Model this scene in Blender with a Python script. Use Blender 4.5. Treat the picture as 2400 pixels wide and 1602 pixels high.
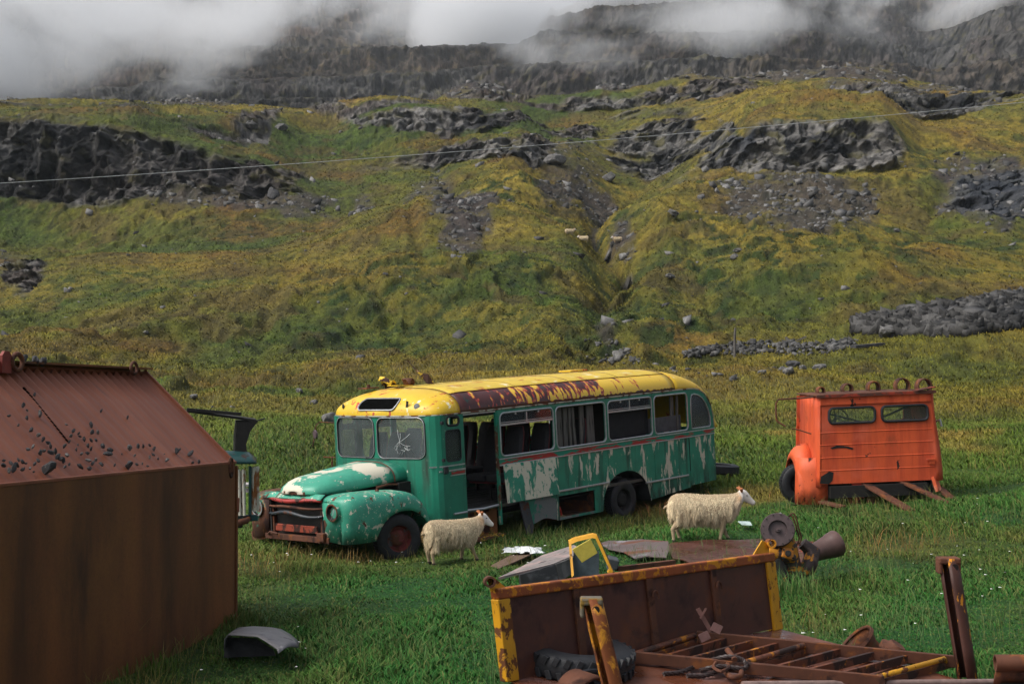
import bpy, bmesh, math, random
import numpy as np
from mathutils import Vector, Matrix, Quaternion
R = math.radians
rng = np.random.default_rng(7)
random.seed(7)
for o in list(bpy.data.objects): bpy.data.objects.remove(o)
sc = bpy.context.scene
COL = sc.collection
# ------------------------------------------------------------------ camera
H = 3.3; F = 3333.0            # eye height above the near meadow, focal length in photo pixels
cam_d = bpy.data.cameras.new('camera'); cam = bpy.data.objects.new('camera', cam_d); COL.objects.link(cam)
cam.location = (0, 0, H); cam.rotation_euler = (R(90), 0, 0)
cam_d.sensor_width = 36; cam_d.lens = 50.0; cam_d.clip_end = 5000; cam_d.clip_start = .1
sc.camera = cam
# ------------------------------------------------------------------ world, sun, exposure
w = bpy.data.worlds.new('World'); sc.world = w; w.use_nodes = True
nt = w.node_tree; nt.nodes.clear()
sky = nt.nodes.new('ShaderNodeTexSky'); sky.sky_type = 'NISHITA'; sky.sun_disc = False
SUN_EL, SUN_AZ = 50, 252        # soft light through cloud, from high on the left
sky.sun_elevation = R(SUN_EL); sky.sun_rotation = R(SUN_AZ); sky.dust_density = 6; sky.air_density = 1; sky.ozone_density = 1
hs = nt.nodes.new('ShaderNodeHueSaturation'); hs.inputs['Saturation'].default_value = .5
bg = nt.nodes.new('ShaderNodeBackground'); bg.inputs['Strength'].default_value = .115
wo = nt.nodes.new('ShaderNodeOutputWorld')
nt.links.new(sky.outputs[0], hs.inputs['Color']); nt.links.new(hs.outputs[0], bg.inputs['Color']); nt.links.new(bg.outputs[0], wo.inputs[0])
sd = bpy.data.lights.new('sun', 'SUN'); sd.energy = 1.25; sd.angle = R(35); sd.color = (1, .985, .955)
sun = bpy.data.objects.new('sun', sd); COL.objects.link(sun)
_az = R(SUN_AZ); _el = R(SUN_EL)
sdir = Vector((math.sin(_az)*math.cos(_el), math.cos(_az)*math.cos(_el), math.sin(_el)))
sun.rotation_euler = sdir.to_track_quat('Z', 'Y').to_euler()
sun.location = (0, 0, 60)
sc.view_settings.view_transform = 'Standard'; sc.view_settings.look = 'None'
sc.view_settings.exposure = .64; sc.view_settings.gamma = 1
sc.cycles.volume_bounces = 6
sc.cycles.max_bounces = 8; sc.cycles.transparent_max_bounces = 16
# ------------------------------------------------------------------ helpers
def at(px, py, d):
    return Vector(((px-1200)/F*d, d, H-(py-801)/F*d))
def tag(o, label=None, cat=None, group=None, kind=None):
    if label: o['label'] = label
    if cat: o['category'] = cat
    if group: o['group'] = group
    if kind: o['kind'] = kind
    return o
def empty(name, loc=(0,0,0), label=None, cat=None, group=None, mat=None):
    o = bpy.data.objects.new(name, None); COL.objects.link(o); o.empty_display_size = .2
    if mat is not None: o.matrix_world = mat
    else: o.location = loc
    return tag(o, label, cat, group)
def basis(x, y, z, o):
    m = Matrix.Identity(4)
    for i in range(3): m[i][0], m[i][1], m[i][2], m[i][3] = x[i], y[i], z[i], o[i]
    return m
class MB:
    def __init__(s): s.v = []; s.f = []
    def add(s, vs, fs, M=None):
        n = len(s.v)
        for p in vs:
            p = Vector(p)
            s.v.append(M @ p if M is not None else p)
        s.f += [tuple(i+n for i in f) for f in fs]; return s
    def box(s, c, d, M=None, rot=None):
        hx, hy, hz = d[0]/2, d[1]/2, d[2]/2
        vs = [Vector((a*hx, b*hy, e*hz)) for a in (-1,1) for b in (-1,1) for e in (-1,1)]
        if rot is not None: vs = [rot @ p for p in vs]
        vs = [p+Vector(c) for p in vs]
        return s.add(vs, [(0,1,3,2),(4,6,7,5),(0,4,5,1),(2,3,7,6),(0,2,6,4),(1,5,7,3)], M)
    def bar(s, a, b, w, h, up=(0,0,1), M=None):
        a = Vector(a); b = Vector(b); x = (b-a); L = x.length; x.normalize()
        y = Vector(up).cross(x)
        if y.length < 1e-4: y = Vector((1,0,0)).cross(x)
        y.normalize(); z = x.cross(y)
        rot = Matrix((x, y, z)).transposed()
        return s.box((a+b)/2, (L, w, h), M, rot)
    def tube(s, pts, r, n=8, cap=True, M=None, closed=False):
        pts = [Vector(p) for p in pts]; m = len(pts)
        rs = r if isinstance(r, (list, tuple)) else [r]*m
        vs = []; prev = None
        for i, p in enumerate(pts):
            if closed: t = pts[(i+1) % m]-pts[i-1]
            else: t = pts[min(i+1, m-1)]-pts[max(i-1, 0)]
            t.normalize()
            if prev is None:
                a = Vector((0,0,1)) if abs(t.z) < .9 else Vector((1,0,0)); x = a.cross(t).normalized()
            else:
                x = prev - t*prev.dot(t)
                x = x.normalized() if x.length > 1e-6 else t.orthogonal().normalized()
            prev = x; y = t.cross(x)
            for k in range(n):
                q = 2*math.pi*k/n; vs.append(p+(x*math.cos(q)+y*math.sin(q))*rs[i])
        fs = []
        for i in range(m if closed else m-1):
            j = (i+1) % m
            for k in range(n): fs.append((i*n+k, i*n+(k+1) % n, j*n+(k+1) % n, j*n+k))
        if cap and not closed:
            fs.append(tuple(range(n-1, -1, -1))); fs.append(tuple((m-1)*n+k for k in range(n)))
        return s.add(vs, fs, M)
    def lathe(s, prof, o, ax, n=24, M=None, closed=False):
        # prof: list of (distance along axis, radius)
        o = Vector(o); ax = Vector(ax).normalized(); x = ax.orthogonal().normalized(); y = ax.cross(x)
        vs = []
        for (d, r) in prof:
            for k in range(n):
                q = 2*math.pi*k/n; vs.append(o+ax*d+(x*math.cos(q)+y*math.sin(q))*r)
        m = len(prof); fs = []
        for i in range(m if closed else m-1):
            j = (i+1) % m
            for k in range(n): fs.append((i*n+k, i*n+(k+1) % n, j*n+(k+1) % n, j*n+k))
        return s.add(vs, fs, M)
    def grid(s, rows, M=None, closed=False):
        n = len(rows[0]); vs = [p for r in rows for p in r]; fs = []
        for i in range(len(rows)-1):
            for k in range(n if closed else n-1):
                a = i*n+k; b = i*n+(k+1) % n; fs.append((a, b, b+n, a+n))
        return s.add(vs, fs, M)
    def prism(s, poly, ext, M=None):
        # poly: planar 3D polygon, ext: extrusion vector
        n = len(poly); e = Vector(ext); vs = [Vector(p) for p in poly]+[Vector(p)+e for p in poly]
        fs = [tuple(range(n-1, -1, -1)), tuple(range(n, 2*n))]+[(i, (i+1) % n, (i+1) % n+n, i+n) for i in range(n)]
        return s.add(vs, fs, M)
    def build(s, name, mat, parent=None, smooth=False, bevel=0, solid=0, label=None, off=-1, disp=None, fixn=True):
        me = bpy.data.meshes.new(name); me.from_pydata([tuple(p) for p in s.v], [], s.f)
        if fixn:
            bm = bmesh.new(); bm.from_mesh(me); bmesh.ops.recalc_face_normals(bm, faces=bm.faces); bm.to_mesh(me); bm.free()
        o = bpy.data.objects.new(name, me); COL.objects.link(o)
        if mat is not None: me.materials.append(mat)
        if smooth:
            me.polygons.foreach_set('use_smooth', [True]*len(me.polygons))
        if solid:
            m = o.modifiers.new('solid', 'SOLIDIFY'); m.thickness = solid; m.offset = off
        if bevel:
            m = o.modifiers.new('bevel', 'BEVEL'); m.width = bevel; m.segments = 2; m.limit_method = 'ANGLE'; m.angle_limit = R(40)
        if smooth and bevel == 0:
            me.set_sharp_from_angle(angle=R(48))
        if parent is not None:
            o.parent = parent
        if label: o['label'] = label
        return o
# ------------------------------------------------------------------ materials
class NT:
    def __init__(s, name):
        s.m = bpy.data.materials.new(name); s.m.use_nodes = True; s.t = s.m.node_tree; s.t.nodes.clear()
        s.out = s.n('OutputMaterial'); s.b = s.n('BsdfPrincipled'); s.l(s.b.outputs[0], s.out.inputs[0])
        s.tc = s.n('TexCoord')
    def n(s, k, **kw):
        nd = s.t.nodes.new('ShaderNode'+k)
        for a, b in kw.items(): setattr(nd, a, b)
        return nd
    def l(s, a, b): s.t.links.new(a, b)
    def map(s, scale=(1,1,1), loc=(0,0,0), rot=(0,0,0)):
        m = s.n('Mapping'); s.l(s.tc.outputs['Object'], m.inputs[0])
        m.inputs['Scale'].default_value = scale; m.inputs['Location'].default_value = loc; m.inputs['Rotation'].default_value = rot
        return m.outputs[0]
    def noise(s, sc_=5, det=6, rough=.6, scale=(1,1,1), loc=(0,0,0), dist=0):
        t = s.n('TexNoise'); s.l(s.map(scale, loc), t.inputs['Vector']); t.inputs['Scale'].default_value = sc_
        t.inputs['Detail'].default_value = det; t.inputs['Roughness'].default_value = rough; t.inputs['Distortion'].default_value = dist
        return t.outputs['Fac']
    def ramp(s, f, a, b, c0=(0,0,0,1), c1=(1,1,1,1)):
        r = s.n('ValToRGB'); s.l(f, r.inputs[0]); e = r.color_ramp.elements
        e[0].position = a; e[1].position = b; e[0].color = c0; e[1].color = c1
        return r.outputs[0]
    def mix(s, f, a, b, mode='MIX'):
        m = s.n('Mix', data_type='RGBA', blend_type=mode)
        if hasattr(f, 'links'): s.l(f, m.inputs[0])
        else: m.inputs[0].default_value = f
        for v, i in ((a, 6), (b, 7)):
            if hasattr(v, 'links'): s.l(v, m.inputs[i])
            else: m.inputs[i].default_value = (*v, 1) if len(v) == 3 else v
        return m.outputs[2]
    def math(s, op, a, b=0., clamp=False):
        m = s.n('Math', operation=op); m.use_clamp = clamp
        for v, i in ((a, 0), (b, 1)):
            if hasattr(v, 'links'): s.l(v, m.inputs[i])
            else: m.inputs[i].default_value = v
        return m.outputs[0]
    def sepz(s, ax='Z'):
        x = s.n('SeparateXYZ'); s.l(s.tc.outputs['Object'], x.inputs[0]); return x.outputs[ax]
    def fin(s, col, rough=.8, bump=None, bs=.3, bd=.01, metal=0, spec=.4):
        if hasattr(col, 'links'): s.l(col, s.b.inputs['Base Color'])
        else: s.b.inputs['Base Color'].default_value = (*col, 1)
        if hasattr(rough, 'links'): s.l(rough, s.b.inputs['Roughness'])
        else: s.b.inputs['Roughness'].default_value = rough
        s.b.inputs['Metallic'].default_value = metal; s.b.inputs['Specular IOR Level'].default_value = spec
        if bump is not None:
            bp = s.n('Bump'); bp.inputs['Strength'].default_value = bs; bp.inputs['Distance'].default_value = bd
            s.l(bump, bp.inputs['Height']); s.l(bp.outputs[0], s.b.inputs['Normal'])
        return s.m
def plain(name, col, rough=.7, var=.35, sc_=9, bs=.25, metal=0, spec=.4):
    k = NT(name); f = k.noise(sc_, 6, .65)
    c = k.mix(k.ramp(f, .3, .7), tuple(x*(1-var) for x in col), tuple(min(1, x*(1+var)) for x in col))
    return k.fin(c, rough, k.noise(sc_*5, 4), bs, .004, metal, spec)
def layered(name, layers, base, rough=.5, rust_bump=True, spec=.4, tint=.18):
    # layers: (colour, noise scale, axis scale, threshold lo, hi, loc, detail, distortion)
    k = NT(name)
    f = k.noise(3, 5, .6, loc=(3,7,1))
    c = k.mix(k.ramp(f, .3, .7), tuple(x*(1-tint) for x in base), tuple(min(1, x*(1+tint)) for x in base))
    # rain streaks in the paint
    st = k.noise(9, 6, .7, scale=(3,3,.25), loc=(9,1,4))
    c = k.mix(k.math('MULTIPLY', k.ramp(st, .5, .75), .22), c, tuple(x*.45 for x in base))
    hsum = None
    for L in layers:
        col, s_, ax, lo, hi, loc, det, dist = L[:8]
        m = k.ramp(k.noise(s_, det, .62, scale=ax, loc=loc, dist=dist), lo, hi)
        if len(L) > 8 and L[8]:   # limit by local height  (z0 -> z1 fades in), axis
            z = k.sepz(L[8][2] if len(L[8]) > 2 else 'Z'); g = k.n('MapRange'); k.l(z, g.inputs[0])
            g.inputs[1].default_value = L[8][0]; g.inputs[2].default_value = L[8][1]
            m = k.math('MULTIPLY', m, g.outputs[0])
        c = k.mix(m, c, col); hsum = m if hsum is None else k.math('MAXIMUM', hsum, m)
    hb = k.math('ADD', k.math('MULTIPLY', hsum, -.6), k.math('MULTIPLY', k.noise(60, 4), .25)) if hsum is not None else k.noise(60, 4)
    rr = k.math('ADD', k.math('MULTIPLY', hsum, .3), rough+.08) if hsum is not None else rough
    return k.fin(c, rr, hb, .5, .004, 0, spec)
# ------------------------------------------------------------------ numpy noise
def _hash(ix, iy, iz, seed):
    u = np.uint32
    h = ix.astype(np.int32).view(u)*u(374761393) + iy.astype(np.int32).view(u)*u(668265263) + iz.astype(np.int32).view(u)*u(2246822519) + u((seed*1274126177) & 0xffffffff)
    h = (h ^ (h >> u(13)))*u(1274126177)
    return ((h ^ (h >> u(16))) & u(0xffff)).astype(np.float32)/np.float32(65535)
def vn3(x, y, z, seed=0):
    x = x.astype(np.float32); y = y.astype(np.float32); z = z.astype(np.float32)
    x0 = np.floor(x); y0 = np.floor(y); z0 = np.floor(z)
    fx = x-x0; fy = y-y0; fz = z-z0
    fx = fx*fx*(3-2*fx); fy = fy*fy*(3-2*fy); fz = fz*fz*(3-2*fz)
    r = 0
    for a in (0,1):
        for b in (0,1):
            for c in (0,1):
                r = r + _hash(x0+a, y0+b, z0+c, seed)*(fx if a else 1-fx)*(fy if b else 1-fy)*(fz if c else 1-fz)
    return r*2-1
def vn2(x, y, seed=0):
    x = x.astype(np.float32); y = y.astype(np.float32)
    x0 = np.floor(x); y0 = np.floor(y); fx = x-x0; fy = y-y0
    fx = fx*fx*(3-2*fx); fy = fy*fy*(3-2*fy); z = np.zeros_like(x0); r = 0
    for a in (0,1):
        for b in (0,1):
            r = r + _hash(x0+a, y0+b, z, seed)*(fx if a else 1-fx)*(fy if b else 1-fy)
    return r*2-1
def fbm2(x, y, oct=4, seed=0, g=.5):
    r = 0; a = 1; n = 0; c, s_ = math.cos(.6), math.sin(.6)
    for i in range(oct):
        r = r + a*vn2(x, y, seed+i*17); n += a; a *= g
        x, y = (x*c-y*s_)*2.03+5.1, (x*s_+y*c)*2.03+1.7
    return r/n
def fbm3(x, y, z, oct=4, seed=0, g=.5):
    r = 0; a = 1; n = 0
    for i in range(oct):
        r = r + a*vn3(x, y, z, seed+i*13); n += a; a *= g; x = x*2.03+3.1; y = y*2.03+1.3; z = z*2.03+7.7
    return r/n
def ss(a, b, x):
    t = np.clip((x-a)/(b-a), 0, 1); return t*t*(3-2*t)
# ------------------------------------------------------------------ terrain
# near meadow: spot heights (x, y, z) measured from what stands on it
SPOTS = np.array([(-6,8,.25),(-2.96,15.5,.22),(-5,20,.2),(0,9,.12),(0,12.7,.22),(-.72,20,.17),(-1.75,21.5,.03),(-1.9,23,.05),(1.95,25.5,.12),(0,24,.06),(.9,24.8,.08),
    (2.9,21,.33),(6.2,24.5,.5),(5,24.5,.4),(7.3,24.5,.6),(3.4,17,.38),(4.7,13.1,.52),(3,11,.3),(8,13,.9),(10,24,1.0),(-6,26,.1),(-10,15,.3),(1.0,18.5,.25),(-3,28,.1),(3,30,.45),(8,31,.95),(14,31,1.5),(-12,30,.2)], float)
def near_z(x, y):
    num = 0; den = 0
    for (a, b, c) in SPOTS:
        d2 = (x-a)**2+(y-b)**2+.35; wgt = d2**-1.6
        num = num+wgt*c; den = den+wgt
    return num/den
CT = [
 (-500, [(36,1000),(46,930),(58,868),(72,800),(90,700),(110,600),(135,500),(150,440),(158,280),(200,268),(240,262),(265,300),(330,325),(380,270),(430,215),(500,120),(600,10),(720,-90)]),
 (0,    [(36,1000),(46,930),(58,868),(72,800),(90,705),(110,610),(135,510),(150,445),(157,275),(200,264),(238,258),(262,295),(330,325),(380,270),(430,215),(500,120),(600,10),(720,-90)]),
 (300,  [(36,1000),(46,930),(58,868),(72,800),(90,712),(110,625),(135,525),(149,462),(157,285),(190,272),(240,260),(265,295),(330,325),(380,262),(430,200),(520,95),(620,0),(720,-90)]),
 (400,  [(36,1000),(46,930),(58,868),(72,800),(90,712),(110,625),(135,525),(149,462),(158,310),(190,280),(240,260),(265,295),(330,325),(370,250),(400,205),(406,140),(480,100),(600,10),(720,-90)]),
 (600,  [(36,1000),(46,932),(58,868),(72,795),(90,703),(110,612),(135,512),(149,458),(157,345),(185,300),(240,262),(265,295),(330,325),(370,245),(400,200),(407,133),(480,100),(600,15),(720,-80)]),
 (730,  [(36,1005),(46,935),(58,868),(72,792),(90,695),(110,605),(135,510),(150,455),(158,405),(185,345),(210,305),(240,268),(265,300),(330,320),(370,238),(400,196),(408,134),(480,100),(600,20),(720,-60)]),
 (950,  [(36,1005),(46,935),(58,868),(72,790),(90,690),(110,595),(135,495),(155,425),(168,385),(173,345),(195,312),(203,262),(240,246),(262,285),(330,310),(370,230),(400,188),(420,128),(432,118),(450,150),(520,110),(620,40),(720,-30)]),
 (1200, [(36,1010),(46,938),(58,870),(72,790),(90,695),(110,600),(135,500),(155,425),(165,398),(170,350),(195,315),(203,262),(240,234),(262,270),(330,305),(370,215),(400,155),(430,110),(440,112),(455,140),(520,150)]),
 (1300, [(36,1012),(46,940),(58,872),(72,795),(90,700),(110,612),(135,520),(155,450),(170,400),(180,370),(198,330),(206,300),(240,225),(262,262),(330,300),(365,205),(395,145),(412,62),(430,55),(455,60),(520,40)]),
 (1440, [(36,1012),(46,942),(58,875),(72,800),(90,710),(110,632),(135,545),(160,465),(185,385),(210,320),(240,222),(262,255),(330,295),(365,200),(395,130),(420,35),(440,20),(500,5),(600,-20)]),
 (1640, [(36,1010),(46,938),(60,865),(75,785),(95,680),(120,575),(148,478),(157,450),(166,395),(185,370),(200,330),(225,270),(250,203),(275,240),(330,280),(360,185),(395,110),(420,15),(450,-20),(550,-50),(700,-80)]),
 (1800, [(36,1008),(46,935),(60,862),(75,782),(95,675),(120,570),(146,497),(156,470),(165,318),(190,296),(220,260),(250,188),(275,225),(330,275),(360,180),(395,105),(420,10),(450,-30),(550,-70),(700,-90)]),
 (2050, [(36,1005),(46,932),(60,860),(75,778),(95,670),(120,565),(145,490),(155,445),(163,300),(190,280),(220,250),(250,190),(275,225),(330,280),(370,185),(420,110),(470,40),(540,-20),(700,-90)]),
 (2170, [(36,1003),(46,930),(60,858),(75,776),(95,668),(120,560),(145,470),(160,410),(175,360),(200,300),(225,260),(253,215),(275,250),(330,285),(370,200),(430,135),(480,65),(560,0),(700,-70)]),
 (2400, [(36,1000),(46,928),(60,855),(75,772),(95,662),(120,550),(150,430),(175,350),(200,295),(228,262),(258,240),(280,262),(330,290),(360,205),(400,95),(440,0),(500,-70),(700,-100)]),
 (2900, [(36,1000),(46,928),(60,855),(75,772),(95,662),(120,550),(150,430),(175,350),(200,295),(228,262),(258,240),(280,262),(330,290),(360,205),(400,95),(440,0),(500,-70),(700,-100)])]
NF = 1600
LY0, LY1 = math.log(2.0), math.log(760.0)
LYF = np.linspace(LY0, LY1, NF); YF = np.exp(LYF)
_cx = np.array([c[0] for c in CT], float)
_cp = np.array([np.interp(YF, [a for a, b in c[1]], [b for a, b in c[1]]) for c in CT])
_k = np.exp(-.5*(np.arange(-9, 10)/3.5)**2); _k /= _k.sum()
_cp = np.array([np.convolve(np.pad(r, 9, mode='edge'), _k, 'valid') for r in _cp])
GULLY = [(40,1440),(60,1415),(72,1392),(82,1398),(92,1428),(100,1462),(106,1470),(114,1436),(122,1398),(132,1390),(145,1425),(160,1475),(185,1540),(215,1560)]
MOUNDS = [(450,262,120,14,46),(1110,258,105,14,62),(1420,252,50,10,18),(2020,262,170,16,40),(1580,255,120,12,14),
          (230,104,150,14,34),(640,96,120,10,-14),(1080,88,140,9,18),(1650,76,170,9,20),(1220,92,90,9,14),(1900,108,160,10,14),(2330,66,190,9,30),(1520,88,60,14,26),(1330,100,60,16,22),(860,125,90,14,20),(1000,62,260,8,14),(1290,70,80,9,18),(1490,64,40,7,16),(700,150,60,16,26),(1560,118,50,22,22),(980,118,70,20,22)]
def macro(px, Y):
    """terrain height for pixel-column bearing px (array) and distance Y (array, same shape)"""
    X = (px-1200)/F*Y
    ci = np.clip(np.searchsorted(_cx, px)-1, 0, len(_cx)-2)
    t = np.clip((px-_cx[ci])/(_cx[ci+1]-_cx[ci]), 0, 1); t = t*t*(3-2*t)
    fy = np.clip((np.log(Y)-LY0)/(LY1-LY0)*(NF-1), 0, NF-1.001); j = fy.astype(int); g = fy-j
    A = _cp[ci, j]*(1-g)+_cp[ci, j+1]*g; B = _cp[ci+1, j]*(1-g)+_cp[ci+1, j+1]*g
    py = A*(1-t)+B*t
    for (mx, my, sx, sy, h) in MOUNDS:
        py = py-h*np.exp(-((px-mx)/sx)**2-((Y-my)/sy)**2)
    gp = np.interp(Y, [a for a, b in GULLY], [b for a, b in GULLY]); gd = ss(54, 70, Y)*(1-ss(175, 215, Y))
    wv = 14+10*np.sin(Y*.11)+ 8*np.sin(Y*.37+2)
    py = py+gd*(8+46*np.exp(-((Y-118)/24)**2))*np.exp(-((px-gp)/(np.abs(wv)*.6+12))**2) + gd*(14+34*ss(75, 105, Y))*np.exp(-((px-gp)/(60+60*ss(80, 130, Y)))**2)
    # secondary runnels
    for (a, b, p0, p1, d, wd) in ((90,150,1000,900,16,16),(100,170,1150,1010,14,20),(60,95,1000,820,12,18),(70,130,1700,1560,10,14),(48,100,560,680,12,22),(90,160,2100,2250,12,18)):
        gp = np.interp(Y, [a, b], [p0, p1]); py = py+ss(a-8, a+8, Y)*(1-ss(b-10, b+10, Y))*d*np.exp(-((px-gp)/wd)**2)
    zf = H-(py-801)/F*Y
    zn = near_z(X, np.minimum(Y, 45.))
    k = ss(27, 37, Y)
    return zn*(1-k)+zf*k
SCREE = [(1090,560,75,95,.9),(1010,470,60,60,.5),(850,480,30,70,.6),(1340,500,80,60,.8),(1860,530,190,75,.75),(2330,480,150,75,.9),(560,452,260,32,.75),(1260,380,130,30,.5),
   (1120,210,120,26,.9),(440,245,150,26,.9),(1950,190,240,26,.8),(2200,250,300,30,.6),(1650,205,90,15,.6),(1440,215,70,12,.9),(1400,540,45,60,.8),(1460,640,34,40,.8),(1420,800,30,40,.5),(1350,440,70,30,.4),(30,600,50,70,.3)]
NCOL, NROW = 1430, 1500
PXC = np.concatenate([np.linspace(-3200, -440, 45), np.linspace(-400, 2800, NCOL-90), np.linspace(2840, 5600, 45)])
def build_terrain():
    pxc = PXC
    PX = np.repeat(pxc[:, None], NF, 1); YY = np.repeat(YF[None, :], NCOL, 0)
    Z = macro(PX, YY)
    PY = 801-(Z-H)/YY*F
    dpy = np.diff(np.clip(PY, -200, 1750), axis=1); s = np.sqrt(dpy**2+(np.diff(LYF)*120)**2)
    # smooth row density sideways so that rows do not shear
    cs = np.cumsum(np.concatenate([np.repeat(s[:1], 13, 0), s, np.repeat(s[-1:], 12, 0)], 0), 0); s = (cs[25:]-cs[:-25])/25
    S = np.concatenate([np.zeros((NCOL, 1)), np.cumsum(s, 1)], 1); S /= S[:, -1:]
    tt = np.linspace(0, 1, NROW)
    Y = np.array([np.exp(np.interp(tt, S[i], LYF)) for i in range(NCOL)])
    P = np.repeat(pxc[:, None], NROW, 1); X = (P-1200)/F*Y
    Z = macro(P, Y)
    PY = 801-(Z-H)/Y*F
    e = 1.005; dz = (macro(P, Y*e)-Z)/(Y*(e-1)); slope = dz
    rock = ss(.42, .72, slope+.25*fbm2(X*.12, Y*.12, 3, 5))
    # rock outcrops breaking through the upper slopes
    n1 = fbm2(X*.055+3, Y*.09, 4, 21); up = ss(150, 175, Y)*(1-ss(245, 262, Y))
    outc = ss(.16, .34, n1)*up*.9
    rock = np.maximum(rock, outc)
    for (a, b, rx, ry) in ((570,395,150,48),(1705,392,80,55),(1060,285,230,30),(1120,370,140,30),(1340,318,80,26),(1660,250,200,30),(1250,390,60,30),(2340,490,130,60),(2290,300,90,20),(1900,260,260,18),(600,300,90,16),(760,290,90,16),(60,640,50,60)):
        q = 1-((P-a)/rx)**2-((PY-b)/ry)**2; rock = np.maximum(rock, ss(0, .5, q+.9*fbm2(P*.02, PY*.05, 4, 9))*.95)
    far = ss(262, 330, Y)
    # basalt strata on the mountain: benches and walls
    Zs = Z+3*fbm2(X*.02, Y*.02, 3, 31)
    per = 13.0; ph = Zs/per; fr = ph-np.floor(ph); stair = (np.floor(ph)+ss(.25, .75, fr))*per
    Z = Z+far*(stair-Zs)*.75
    wall = ss(.3, .45, fr)*(1-ss(.62, .8, fr))
    rock = np.maximum(rock, far*np.clip(.25+.9*wall+.5*fbm2(X*.03, Y*.03, 4, 3), 0, 1))
    # displacement
    k3 = .35
    fold = 1-2*np.abs(fbm2(X*.045+.8*fbm2(X*.02, Y*.02, 2, 7), Y*.014, 3, 8))
    bign = fbm2(X*.030, Y*.022, 3, 1); big = (bign*4.4+fold*1.4)*ss(40, 95, Y)*(1-far)*(1-.6*ss(200, 260, Y))
    und = fbm2(X*.11+4, Y*.11, 3, 2)*.7*ss(26, 50, Y)*(1-far)
    # tussocks
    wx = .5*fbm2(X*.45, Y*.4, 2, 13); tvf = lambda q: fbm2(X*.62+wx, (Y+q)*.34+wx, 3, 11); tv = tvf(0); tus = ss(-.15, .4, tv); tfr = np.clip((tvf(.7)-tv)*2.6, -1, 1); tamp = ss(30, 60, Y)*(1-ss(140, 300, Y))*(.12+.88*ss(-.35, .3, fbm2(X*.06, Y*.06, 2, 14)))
    fine = fbm2(X*2.3, Y*1.6, 3, 12)
    grassy = 1-rock
    dzg = big+und+tamp*grassy*(.48*tus+.13*fine)+.03*fine*(1-ss(30, 45, Y))
    # rocky relief, in three dimensions so that walls get buttresses and cracks
    S1 = .22; r1 = fbm3(X*S1, Y*S1, Z*S1*.45, 3, 41); r2 = fbm3(X*.9, Y*.9, Z*.5, 3, 51); r3 = 1-np.abs(fbm3(X*.55, Y*.55, Z*.16, 4, 61))*2.4
    sc3 = np.where(Y > 262, 1.35, 1.0)
    amp = rock*sc3
    dyr = -amp*(2.8*r1+1.1*r2+1.3*np.clip(r3, -1, 1)*.8)
    colm = fbm3(X*.5/sc3, Y*.2, Z*.05, 2, 71); dyr -= amp*colm*2.2
    dzr = amp*(.55*r2+.5*r1)
    scr = np.zeros_like(X)
    for (a, b, rx, ry, wt) in SCREE:
        q = 1-((P-a)/rx)**2-((PY-b)/ry)**2; scr = np.maximum(scr, wt*ss(-.25, .5, q+.8*fbm2(P*.025, PY*.05, 4, 19)))
    scr = scr*(1-rock*.6)
    dzs = scr*.25*fbm2(X*1.5, Y*1.3, 3, 81)
    Yd = Y+dyr; Zd = Z+dzg+dzr+dzs
    # ---- colours (albedo, with some shade painted in)
    def C(*c): return np.array(c, float)
    def lerp(a, b, t): return a+(b-a)*t[..., None]
    olive = C(.092,.088,.011); yel = C(.180,.135,.018); dkg = C(.014,.033,.006); orange = C(.15,.062,.014); green = C(.033,.066,.009); dry = C(.26,.16,.04); lush = C(.015,.078,.012)
    col = np.broadcast_to(olive, X.shape+(3,)).copy()
    a1 = fbm2(X*.05+9, Y*.05, 4, 101); a2 = fbm2(X*.16, Y*.12+7, 4, 102); a3 = fbm2(X*.9+5, Y*.62, 3, 103); a4 = fbm2(X*.035, Y*.05+17, 4, 104)
    col = lerp(col, yel, ss(-.05, .6, .7*a2+.4*a1+.25*a3+.8*bign+.35*fold-.1)*.9)
    col = lerp(col, green, ss(.0, .4, a4-.7*bign)*.8)
    col = lerp(col, orange, ss(.12, .5, fbm2(X*.11, Y*.09+3, 4, 105))*(.6+.4*ss(-.1,.4,a3))*.8)
    near_t = (1-.55*ss(120, 190, Y)); patch_shade = np.clip(ss(.02, .2, a3+.3*fbm2(X*.08, Y*.07, 3, 106)-.02)*.6+ss(.18, .6, tfr+.35*a3)*near_t*.9, 0, 1)  # dark green patches, plus shade painted onto camera-facing tussock sides
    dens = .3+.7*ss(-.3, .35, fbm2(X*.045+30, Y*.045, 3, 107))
    col = lerp(col, dkg, patch_shade*dens*.95)
    mot = fbm2(X*.28+3, Y*.16, 4, 160); col = lerp(col, C(.05,.066,.012), ss(.08, .38, mot)*.5); col = lerp(col, C(.085,.06,.018), ss(.1, .4, -mot+.3*a3)*.6)
    f1 = fbm2(X*3.1, Y*1.1, 3, 151); f2 = fbm2(X*1.5+8, Y*.5, 3, 152); col = col*(1+.75*f1+.35*f2)[..., None]
    # band of pale dry grass crossing the foot of the slope, and the greener hay meadow in front
    band = np.exp(-((PY-690+40*np.sin(P*.004))/55)**2)*.75*ss(-.5, .2, a2)
    col = lerp(col, yel*1.05, np.clip(band*(1-patch_shade*.9)*(1+f1), 0, 1)*.8)
    gn = (1-ss(27, 48, Y)); lush = lush+(C(.085,.115,.013)-lush)*(ss(19, 34, Y)*.8)[..., None]; gl = lerp(lush, green*1.15, ss(-.3, .4, fbm2(X*.5, Y*.4, 3, 110)))
    gl = lerp(gl, dry*.8, ss(.15, .55, fbm2(X*.4+3, Y*.3, 4, 111))*.6*ss(14, 30, Y))
    gl = lerp(gl, dkg, ss(.1, .5, fbm2(X*.9, Y*.6, 3, 112))*.5)
    col = lerp(col, gl, np.clip(gn+.15*(1-ss(45, 70, Y)), 0, 1))
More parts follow.
